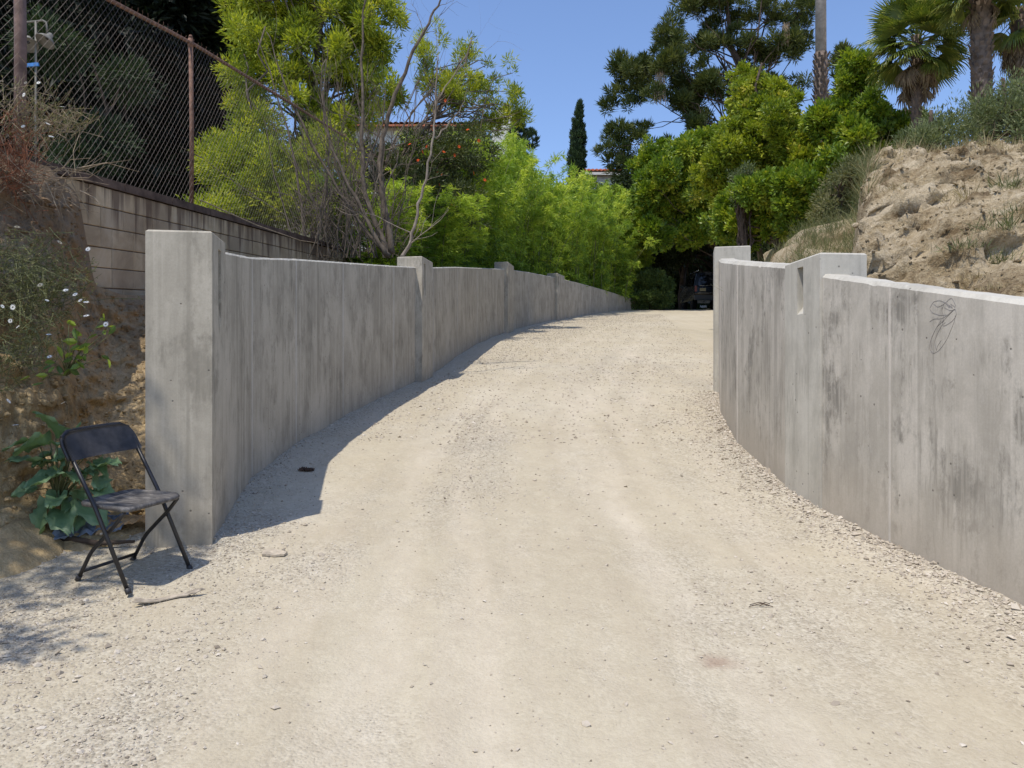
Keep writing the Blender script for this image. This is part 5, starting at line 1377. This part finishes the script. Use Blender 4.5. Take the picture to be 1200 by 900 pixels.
# pine
b = (at(890, 250, 46).x, 46, 6.2)
pn = tree('pine', 'tall dark pine with layered tufted limbs against the blue sky', 'pine', b,
     lobed(relblobs(b, [(760, 75, 46, 42, 26, 1.76), (745, 110, 46, 34, 22, 1.49), (790, 55, 46, 34, 24, 1.49), (800, 100, 46, 34, 24, 1.62), (735, 90, 46, 20, 18, 0.94),
                  (850, 5, 46, 42, 26, 1.76), (880, 20, 46, 28, 16, 1.22), (830, 55, 46, 22, 16, 1.08), (880, 55, 46, 36, 20, 1.49), (905, 60, 46, 26, 18, 1.22), (930, 45, 46, 18, 10, 0.81), (925, 10, 45, 30, 18, 1.22), (940, 30, 45, 20, 12, 0.94),
                  (725, 165, 46, 26, 14, 1.08), (755, 160, 46, 16, 12, 0.81), (735, 190, 46, 28, 14, 1.35), (770, 180, 46, 24, 20, 1.22), (840, 110, 46, 36, 26, 1.49), (885, 100, 46, 26, 16, 1.22), (820, 140, 46, 34, 20, 1.49), (940, 100, 45, 16, 12, 0.81), (1000, 70, 45, 24, 14, 1.08), (990, 110, 45, 24, 18, 1.08), (850, -60, 46, 60, 30, 2.70)]), np.random.default_rng(7111), 8, 0.33, 0.36, 1.15),
     0.34, M['pine'], M['bark_dark'], np.random.default_rng(111), 1500, 40, 0.23, 0.28, 0.045, shell=0.3, up=0.75, flat=0.75, outward=0.9, nlimb=70, rough=0.3, limb_f=0.2, trunk_to=(at(848, -20, 46).x - b[0], 0, at(848, -20, 46).z - b[2]))
# clump of hanging moss-like dead needles
mb = MB()
r5 = np.random.default_rng(112)
for (px, py, h_) in ((773, 85, 38), (920, 30, 26)):
    for i in range(40):
        p = at(px + r5.normal() * 3, py + r5.uniform(-5, 5), 44.6) - Vector(b); q_ = p + Vector((r5.normal() * .06, 0, -h_ / FPX * 44 * r5.uniform(.5, 1)))
        mb.tube([p, q_], 0.012, 3, cap=False)
mb.build('dead_needles', M['twig'], pn)

# ---- palms
def fan_frond_mesh(name, mat, seed, Rr=0.62, nb=30, droop=0.35, arc=2.5, stalk=0.5, fold=0.0):
    r = np.random.default_rng(seed); V_, F_, T_ = [], [], []
    # stalk along +x then fan
    for j in range(nb):
        a = (j / (nb - 1) - 0.5) * 2 * arc / 2 * 1.0
        L_ = Rr * (0.75 + 0.25 * math.cos(a)) * r.uniform(.9, 1.05); w = 0.022
        d = np.array([math.cos(a), math.sin(a), 0.0]); s = np.array([-math.sin(a), math.cos(a), 0])
        p0 = np.array([stalk, 0, 0]); base_i = len(V_)
        lift = 0.12 * math.cos(a * 2) + fold * abs(a)
        for k_, t_ in enumerate((0.03, 0.35, 0.65, 0.85, 1.0)):
            ww = w * (0.35, 1.0, .85, .45, .05)[k_]
            c = p0 + d * L_ * t_ + np.array([0, 0, lift * t_ * .5 - droop * L_ * max(0, t_ - .4) ** 1.6 * r.uniform(.9, 1.5)])
            V_ += [c - s * ww + np.array([0, 0, .008]), c + np.array([0, 0, -.004]), c + s * ww + np.array([0, 0, .008])]
            T_ += [np.clip(r.normal(.45, .2) + (0.5 * (t_ > .9)), 0, 1)] * 3
        for k_ in range(4):
            for c_ in (0, 1):
                q0 = base_i + k_ * 3 + c_; F_.append((q0, q0 + 1, q0 + 4, q0 + 3))
    n0 = len(V_)
    Vt, Ft = tube_arr([(0, 0, 0), (stalk * .5, 0, .03), (stalk + .03, 0, 0)], [.016, .011, .008], 4)
    V_ = np.concatenate([np.array(V_), Vt]); F_ = np.concatenate([np.array(F_), Ft + n0]); T_ = np.concatenate([np.array(T_), np.full(len(Vt), .6)])
    return mesh_np(name, V_, F_, mat, T_)
ffm = [fan_frond_mesh('frond', M['palmleaf'], 1), fan_frond_mesh('frond', M['palmleaf'], 2, droop=.6), fan_frond_mesh('frond', M['palmleaf'], 3, .58, 26, .8)]
dfm = [fan_frond_mesh('dead_frond', M['deadpalm'], 4, .5, 18, .9, 1.3, .3, .5), fan_frond_mesh('dead_frond', M['deadpalm'], 5, .55, 18, .6, 1.0, .3, .4)]
def shaggy_trunk(root, P, r0, r1, mat, boots=True, seed=1, name='trunk', rows=26, per=9, bl=0.10):
    mb = MB(); mb.tube(P, np.linspace(r0, r1, len(P)), 12); mb.build(name, mat, root, True)
    if not boots: return
    r = np.random.default_rng(seed); P = np.array(P, float); mb = MB()
    for i in range(rows):
        t_ = i / rows * (len(P) - 1); k_ = int(t_); c = P[k_] + (P[min(k_ + 1, len(P) - 1)] - P[k_]) * (t_ - k_); rr = r0 + (r1 - r0) * i / rows
        for j in range(per):
            a = (j + .5 * (i % 2)) / per * 2 * math.pi + r.normal() * .12; d = np.array([math.cos(a), math.sin(a), 0]); s = np.array([-math.sin(a), math.cos(a), 0]); u = np.array([0, 0, 1.])
            L_ = bl * r.uniform(.6, 1.4); w_ = rr * 2.4 / per
            b0__ = c + d * rr * .9; tip = c + d * (rr + L_ * .55) + u * L_
            mb.add([b0__ - s * w_, b0__ + s * w_, tip + s * w_ * .6, tip - s * w_ * .6, b0__ - s * w_ - u * .03, b0__ + s * w_ - u * .03], [(0, 1, 2, 3), (4, 3, 2, 5), (4, 0, 3), (1, 5, 2)])
    mb.build('leaf_bases', mat, root)['kind'] = 'stuff'
def fan_palm(label, px, Ybase, crown_py, seed, base_z, trunk_r=0.13, nf=46, scale=1.0, dead=14, low=0.2, boots=True, top_smooth=None):
    x = (px - 600) / FPX * Ybase; zc = EYE + (450 - crown_py) / FPX * Ybase
    root = empty('palm', (x, Ybase, base_z), label, 'palm'); r = np.random.default_rng(seed); H = zc - base_z
    P = [(0, 0, -.2)] + [(0.03 * math.sin(i), 0.02 * math.cos(i * 2), H * i / 6) for i in range(1, 7)]
    if top_smooth is None:
        shaggy_trunk(root, P, trunk_r, trunk_r * .9, M['palm_boot'], boots, seed, rows=int(H / .13), bl=0.09)
    else:
        zs = top_smooth - base_z
        P1 = [(0, 0, -.2)] + [(0, 0, zs * i / 4) for i in range(1, 5)]
        shaggy_trunk(root, P1, trunk_r * 1.3, trunk_r * 1.15, M['palm_boot'], True, seed, rows=int(zs / .16), per=10, bl=.16)
        mb = MB(); mb.tube([(0, 0, zs - .1), (0, 0.02, (zs + H) / 2), (0, 0, H)], [trunk_r * 1.0, trunk_r * .95, trunk_r * .85], 14); mb.build('upper_trunk', M['bark_palm'], root, True)
    for i in range(nf):
        t_ = i / nf; el = R(80) - R(125) * t_ ** 0.85 + r.normal() * .12; a = i * 2.39996 + r.normal() * .15
        o = link('frond', ffm[int(r.integers(3))], root)
        o.location = (0, 0, H - .25 * t_ * scale)
        o.rotation_euler = (Matrix.Rotation(a, 3, 'Z') @ Matrix.Rotation(-el, 3, 'Y') @ Matrix.Rotation(r.normal() * .35, 3, 'X')).to_euler()
        s = scale * r.uniform(.85, 1.1); o.scale = (s, s, s)
    for i in range(dead):
        a = i * 2.39996; el = R(-72) + r.normal() * .12
        o = link('dead_frond', dfm[i % 2], root); o.location = (0, 0, H - (.25 + .5 * r.random()) * scale)
        o.rotation_euler = (Matrix.Rotation(a, 3, 'Z') @ Matrix.Rotation(-el, 3, 'Y')).to_euler(); s = scale * r.uniform(.8, 1.1); o.scale = (s, s, s)
    return root
fan_palm('fan palm with full green crown and a skirt of dead fronds', 1075, 18, 42, 201, 5.0, .115, 54, 1.08, 18)
fan_palm('tall palm with smooth grey upper trunk and shaggy lower trunk', 962, 25, -150, 202, 5.0, .17, 34, 1.3, 4, top_smooth=at(962, 62, 25).z)
fan_palm('thick shaggy palm trunk rising out of frame above the bank', 1151, 16, -28, 203, 5.0, .20, 36, 1.0, 6)
fan_palm('palm at the right edge with hanging brown dead fronds', 1194, 16.6, 10, 204, 5.0, .15, 30, 1.0, 26)

# ================================================================== BANK VEGETATION
def grass_tuft(rng, n, h, spread, V_, F_, T_, c, tb):
    a = rng.uniform(0, 2 * np.pi, n); ln = h * rng.uniform(.4, 1.1, n); out_ = rng.uniform(.1, .8, n)
    b0_ = c + np.stack([np.cos(a), np.sin(a), np.zeros(n)], 1) * (spread * .25 * rng.random(n))[:, None]
    d = np.stack([np.cos(a) * out_, np.sin(a) * out_, np.ones(n)], 1)
    d = d + rng.normal(0, .4, d.shape)
    base_i = sum(len(v) for v in V_)
    v_, f_ = leaf_arrays(b0_, d, ln, 0.003 + 0.004 * rng.random(n), rng, .1)
    V_.append(v_); F_.append(f_ + base_i); T_.append(np.repeat(np.clip(tb + rng.normal(0, .2, n), 0, 1), 4))
rg = np.random.default_rng(301)
def land_surface(ix, iy): return np.array([Xo[ix, iy], Yo[ix, iy], Zo[ix, iy]])
cand = np.argwhere((B > 10.2) & (B < 14.0) & (Xb > cliff_x(B) - .3) & (A < 11))
V_, F_, T_ = [], [], []
for k_ in rg.choice(len(cand), 520, replace=False):
    c = land_surface(*cand[k_]); grass_tuft(rg, 16, rg.uniform(.12, .34), .2, V_, F_, T_, c - np.array([0, 0, .02]), .55)
o = link('dry_grass', mesh_np('dry_grass', np.concatenate(V_), np.concatenate(F_), M['straw'], np.concatenate(T_))); tag(o, 'dry straw coloured grass fringe along the crest of the dirt bank', 'grass', kind='stuff')
cand = np.argwhere((Xb - cliff_x(B) < .25) & (Xb - cliff_x(B) > -2.6) & (B > 8.5) & (B < 17.5) & (A > .25))
V_, F_, T_ = [], [], []
for k_ in rg.choice(len(cand), 620, replace=False):
    c = land_surface(*cand[k_]); grass_tuft(rg, 18, rg.uniform(.15, .5), .25, V_, F_, T_, c - np.array([0, 0, .02]), .5)
o = link('weedy_grass', mesh_np('weedy_grass', np.concatenate(V_), np.concatenate(F_), M['weed'], np.concatenate(T_))); tag(o, 'green and dry weeds on the slope left of the dirt cliff', 'grass', kind='stuff')
# individual weeds growing on the bare face
def pick(px, py):
    dx = (px - 600) / FPX; dz = (450 - py) / FPX
    ux = Xo / Yo - dx; uz = (Zo - EYE) / Yo - dz
    dd = ux ** 2 + uz ** 2; dd = np.where((Yo < 3) | (Yo > 20), 9, dd)
    # nearest visible among close matches
    m_ = dd < (6 / FPX) ** 2
    if m_.any():
        q_ = np.where(m_, Yo, 99); i = np.unravel_index(np.argmin(q_), q_.shape)
    else: i = np.unravel_index(np.argmin(dd), dd.shape)
    return Vector((Xo[i], Yo[i], Zo[i]))
wd = [(1120, 285, .28, 'weed', 'grey weed tuft in the middle of the bare bank face'), (1175, 215, .42, 'weed', 'tall weed on the upper bank near the right edge'),
      (1165, 265, .40, 'weed', 'green weed cluster on the bank near the right edge'), (1172, 300, .35, 'weed', 'sparse weed low on the bank near the right edge'),
      (1130, 232, .45, 'straw', 'dry brown weed clump high on the bank face'), (1170, 333, .16, 'straw', 'small dry tuft just above the right wall'),
      (1148, 318, .14, 'straw', 'tiny dry tuft above the scribble on the wall'), (1090, 335, .12, 'straw', 'tiny straw tuft at the wall top, left of the scribble'),
      (1050, 215, .25, 'straw', 'dry tuft near the top left of the bank face'), (1188, 245, .3, 'weed', 'weed at the right frame edge on the bank')]
for i, (px, py, h_, mt, lb) in enumerate(wd):
    p = pick(px, py); V_, F_, T_ = [], [], []
    grass_tuft(rg, 36, h_ * .55, .5, V_, F_, T_, np.array([0, 0, 0.]), .5)
    for q_ in range(5): grass_tuft(rg, 16, h_ * .4, .5, V_, F_, T_, np.array([rg.normal() * .08, rg.normal() * .08, 0.]), .4)
    o = link('weed', mesh_np('weed', np.concatenate(V_), np.concatenate(F_), M[mt], np.concatenate(T_))); o.location = p - Vector((0, 0, .03)); tag(o, lb, 'weed')
# loose clods on the bank
cand = np.argwhere((B > 3) & (B < 11) & (Xb > cliff_x(B)) & (A < 6))
kk = cand[rg.choice(len(cand), min(5000, len(cand)), replace=False)]
Xc, Yc, Zc = Xo[kk[:, 0], kk[:, 1]], Yo[kk[:, 0], kk[:, 1]], Zo[kk[:, 0], kk[:, 1]]
S = np.clip(rg.lognormal(math.log(.011), .55, len(Xc)), .005, .055)
V1, F1, T1 = stones(rg, Xc, Yc, S, ico_v, ico_f, np.clip(rg.normal(.5, .2, len(Xc)), 0, 1), 0.1, lambda a, b: Zc)
o = link('clods', mesh_np('clods', V1, F1, M['bank_r'])); tag(o, 'loose dry clods of earth on the right bank', 'earth clods', kind='stuff')

# ================================================================== LEFT BANK PLANTS
r6 = np.random.default_rng(401)
# big-leaved plant behind the chair
bp = Vector((-2.86, 4.98, gz(-2.86, 4.98) + .30))
pl_root = empty('leafy_plant', bp, 'broad leaved grey green plant growing behind the folding chair', 'plant')
def big_leaf_mesh(seed, L_=0.2, W_=0.13):
    r = np.random.default_rng(seed); nu_, nv_ = 10, 9; V_ = []
    for i in range(nu_):
        t_ = i / (nu_ - 1); w_ = W_ * math.sin(math.pi * min(1, t_ * .9 + .06)) ** .7 * (1 - .35 * t_) * (1 + .12 * math.sin(t_ * 16 + seed))
        for j in range(nv_):
            s = j / (nv_ - 1) * 2 - 1
            V_.append((t_ * L_, s * w_ * .62, .05 * abs(s) * (1 - t_) + .018 * math.sin(t_ * 13 + s * 7 + seed) * abs(s) - .45 * L_ * t_ ** 2))
    n0 = len(V_)
    me = mesh_np('leaf', V_, grid_faces(nu_, nv_), M['bigleaf'], np.clip(.35 + .35 * np.abs(np.tile(np.linspace(-1, 1, nv_), nu_)) + r.normal(0, .08, n0), 0, 1), True)
    return me
blm = [big_leaf_mesh(s, r6.uniform(.15, .21), r6.uniform(.13, .17)) for s in range(6)]
targets = [(70, 525), (66, 550), (90, 560), (84, 585), (60, 575), (102, 558), (45, 522), (118, 560), (92, 602), (60, 515), (85, 505), (105, 512), (48, 535), (75, 530), (100, 540), (55, 560), (80, 560), (38, 550), (65, 585), (95, 575), (50, 590), (72, 600), (115, 545), (125, 550), (30, 520), (28, 575), (105, 590), (90, 525), (112, 525), (60, 545), (120, 575), (45, 610)]
mbs = MB()
for i, (px, py) in enumerate(targets):
    tp = at(px, py, 4.86 + .13 * r6.random()); d = tp - bp; L0 = r6.uniform(.18, .26)
    dirv = (Vector((d.x, -0.12 - .15 * r6.random(), 0)) + Vector((r6.normal() * .08, 0, 0))).normalized()
    st = tp - dirv * .07
    o = link('leaf', blm[i % 6], pl_root); ang = math.atan2(dirv.y, dirv.x)
    o.location = st - bp; o.rotation_euler = (r6.normal() * .45, R(-8) + r6.normal() * .35 + (0.5 if py > 560 else 0), ang); s = r6.uniform(.7, 1.15); o.scale = (s, s, s)
    mbs.tube([(0, 0.02, -.05), ((st - bp) * .5 + Vector((0, 0, .02))), st - bp], [.008, .005, .003], 5)
mbs.build('stems', M['greentwig'], pl_root, True)

def daisy_mesh():
    mb = MB(); n_ = 12
    for j in range(n_):
        t_ = j / n_ * 2 * math.pi; c_, s_ = math.cos(t_), math.sin(t_); w_ = .0035
        mb.add([(c_ * .004, s_ * .004, 0), (c_ * .012 - s_ * w_, s_ * .012 + c_ * w_, .002), (c_ * .023, s_ * .023, 0), (c_ * .012 + s_ * w_, s_ * .012 - c_ * w_, .002)], [(0, 1, 2, 3)])
    return mb.mesh('flower', M['petal'])
dm = daisy_mesh()
def wiry_plant(label, cpts, n, Lr, mat, leafm, flowers, base, seed, depth_y, twig_r=.0018):
    """cpts: ellipse region centre px,py,rx,ry; stems spring from base"""
    r = np.random.default_rng(seed); root = empty('daisy_plant', base, label, 'plant'); mb = MB(); Lp, Ld = [], []
    bs = np.array(base)
    for i in range(n):
        cx, cy, rx, ry = cpts[i % len(cpts)]
        a, q_ = r.uniform(0, 2 * np.pi), math.sqrt(r.random()); e = np.array(at(cx + rx * q_ * math.cos(a), cy + ry * q_ * math.sin(a), depth_y + r.uniform(-.35, .25))) - bs
        s0 = e + norm(-e + r.normal(0, .3, 3)) * min(np.linalg.norm(e), r.uniform(*Lr)); mid = (s0 + e) / 2 + r.normal(0, .03, 3) + np.array([0, 0, -.02])
        mb.tube([s0, mid, e], [twig_r * 1.3, twig_r, twig_r * .6], 3, cap=False)
        for k_ in range(8):
            t_ = r.random(); Lp.append(s0 * (1 - t_) ** 2 + mid * 2 * t_ * (1 - t_) + e * t_ * t_); Ld.append(norm(e - s0) + r.normal(0, .6, 3))
    mb.build('stems', mat, root)['kind'] = 'stuff'
    v_, f_ = leaf_arrays(np.array(Lp), np.array(Ld), .022 * (0.6 + r.random(len(Lp))), .006, r, .1)
    o = link('leaves', mesh_np('leaves', v_, f_, leafm, np.repeat(r.random(len(Lp)), 4)), root); o['kind'] = 'stuff'
    for (px, py) in flowers:
        o = link('flower', dm, root); o.location = at(px, py, depth_y - .38) - Vector(base); o.rotation_euler = (R(35) + r.normal() * .5, r.normal() * .5, 0); s = r.uniform(.6, .95); o.scale = (s, s, s)
    return root
wiry_plant('sprawling wiry daisy plant with small white flowers on the left bank', [(30, 300, 55, 40), (70, 320, 50, 35), (20, 340, 50, 45), (60, 350, 45, 35)], 420, (.15, .5), M['greentwig'], M['weed'],
    [(70, 284), (103, 292), (47, 334), (55, 352), (77, 340), (94, 352), (101, 354), (101, 370), (124, 380), (3, 359), (15, 360), (21, 383), (57, 392), (20, 266), (12, 376), (88, 345)], tuple(at(5, 350, 5.6)), 402, 5.25)
wiry_plant('smaller daisy plant low on the left bank above the broad leaved plant', [(25, 400, 40, 30), (10, 430, 30, 30), (50, 395, 35, 20)], 150, (.12, .35), M['greentwig'], M['weed'],
    [(58, 418), (74, 472), (18, 498), (10, 470)], tuple(at(5, 420, 5.3)), 403, 5.05)
wiry_plant('scraggly daisy plant growing up against the fence at far left', [(60, 120, 30, 35), (45, 140, 35, 30), (90, 135, 30, 12), (20, 120, 30, 40)], 230, (.12, .45), M['twig'], M['weed'],
    [(2, 95), (30, 97), (45, 97), (28, 111), (73, 125), (56, 145), (60, 160), (27, 148)], tuple(at(30, 185, 6.5)), 404, 6.2)
# reddish dead vine tangle
root = empty('dead_vine', tuple(at(18, 190, 6.1)), 'reddish brown dead vine tangle at the foot of the thick fence post', 'dead vine'); mb = MB()
for i in range(260):
    c = at(15 + r6.normal() * 14, 185 + r6.normal() * 24, 6.0 + r6.uniform(-.2, .15)); p = np.array(c - root.location); d = norm(r6.normal(0, 1, 3) + np.array([0, 0, -.4])); L_ = r6.uniform(.06, .22)
    mb.tube([p, p + d * L_ * .5 + r6.normal(0, .03, 3), p + d * L_ + r6.normal(0, .04, 3)], .0024, 3, cap=False)
mb.build('twigs', M['rusttwig'], root)['kind'] = 'stuff'
# pale dry stalks lying over the wall edge
root = empty('dry_stalks', tuple(at(50, 215, 6.1)), 'pale dry stalks draped over the earth in front of the block wall', 'dry plant'); mb = MB()
for i in range(60):
    c = at(r6.uniform(5, 95), 195 + r6.uniform(0, 32), 6.0 + r6.uniform(-.1, .3)); p = np.array(c - root.location); d = norm(np.array([1.0, .2, -.25]) * (1 if i % 3 else 0.1) + r6.normal(0, .5, 3)); L_ = r6.uniform(.1, .45)
    mb.tube([p, p + d * L_ * .5 + r6.normal(0, .03, 3), p + d * L_ + r6.normal(0, .04, 3)], [.004, .003, .0015], 3, cap=False)
mb.build('stalks', M['twig'], root)['kind'] = 'stuff'
# leafy sprig
sb_ = at(78, 440, 5.0)
root = empty('leafy_sprig', tuple(sb_), 'small sprig with glossy oval leaves poking out of the left bank', 'sprig'); mb = MB()
lm = MB(); lm.add([(0, 0, 0), (.025, .014, .003), (.05, .015, .0), (.07, 0, -.006), (.05, -.015, 0), (.025, -.014, .003), (.035, 0, -.006)], [(0, 1, 6), (1, 2, 6), (2, 3, 6), (3, 4, 6), (4, 5, 6), (5, 0, 6)])
lme = [None] * 3
for q_ in range(3):
    lm.t = [(.25, .55, .95)[q_]] * 7; lme[q_] = lm.mesh('leaf', M['sprig'])
for k_, (px, py) in enumerate([(121, 372), (128, 384), (127, 394), (72, 398), (92, 398), (100, 403), (81, 378), (83, 415), (88, 422), (75, 424), (66, 430), (80, 432), (90, 430), (97, 423), (70, 420), (62, 425), (50, 445), (40, 440), (121, 420), (85, 408)]):
    e = at(px, py, 4.9 + .05 * r6.random()) - sb_; mb.tube([(0, 0, 0), e * .55 + Vector((0, 0, .02)), e], [.005, .003, .0018], 5)
    for s_ in range(2):
        o = link('leaf', lme[int(r6.integers(3))], root); o.location = e + Vector((r6.normal() * .015, 0, r6.normal() * .015)); o.rotation_euler = (R(-60) + r6.normal() * .5, r6.normal() * .5, r6.uniform(0, 6.28)); s = r6.uniform(.8, 1.3); o.scale = (s, s, s)
mb.build('stem', M['greentwig'], root, True)
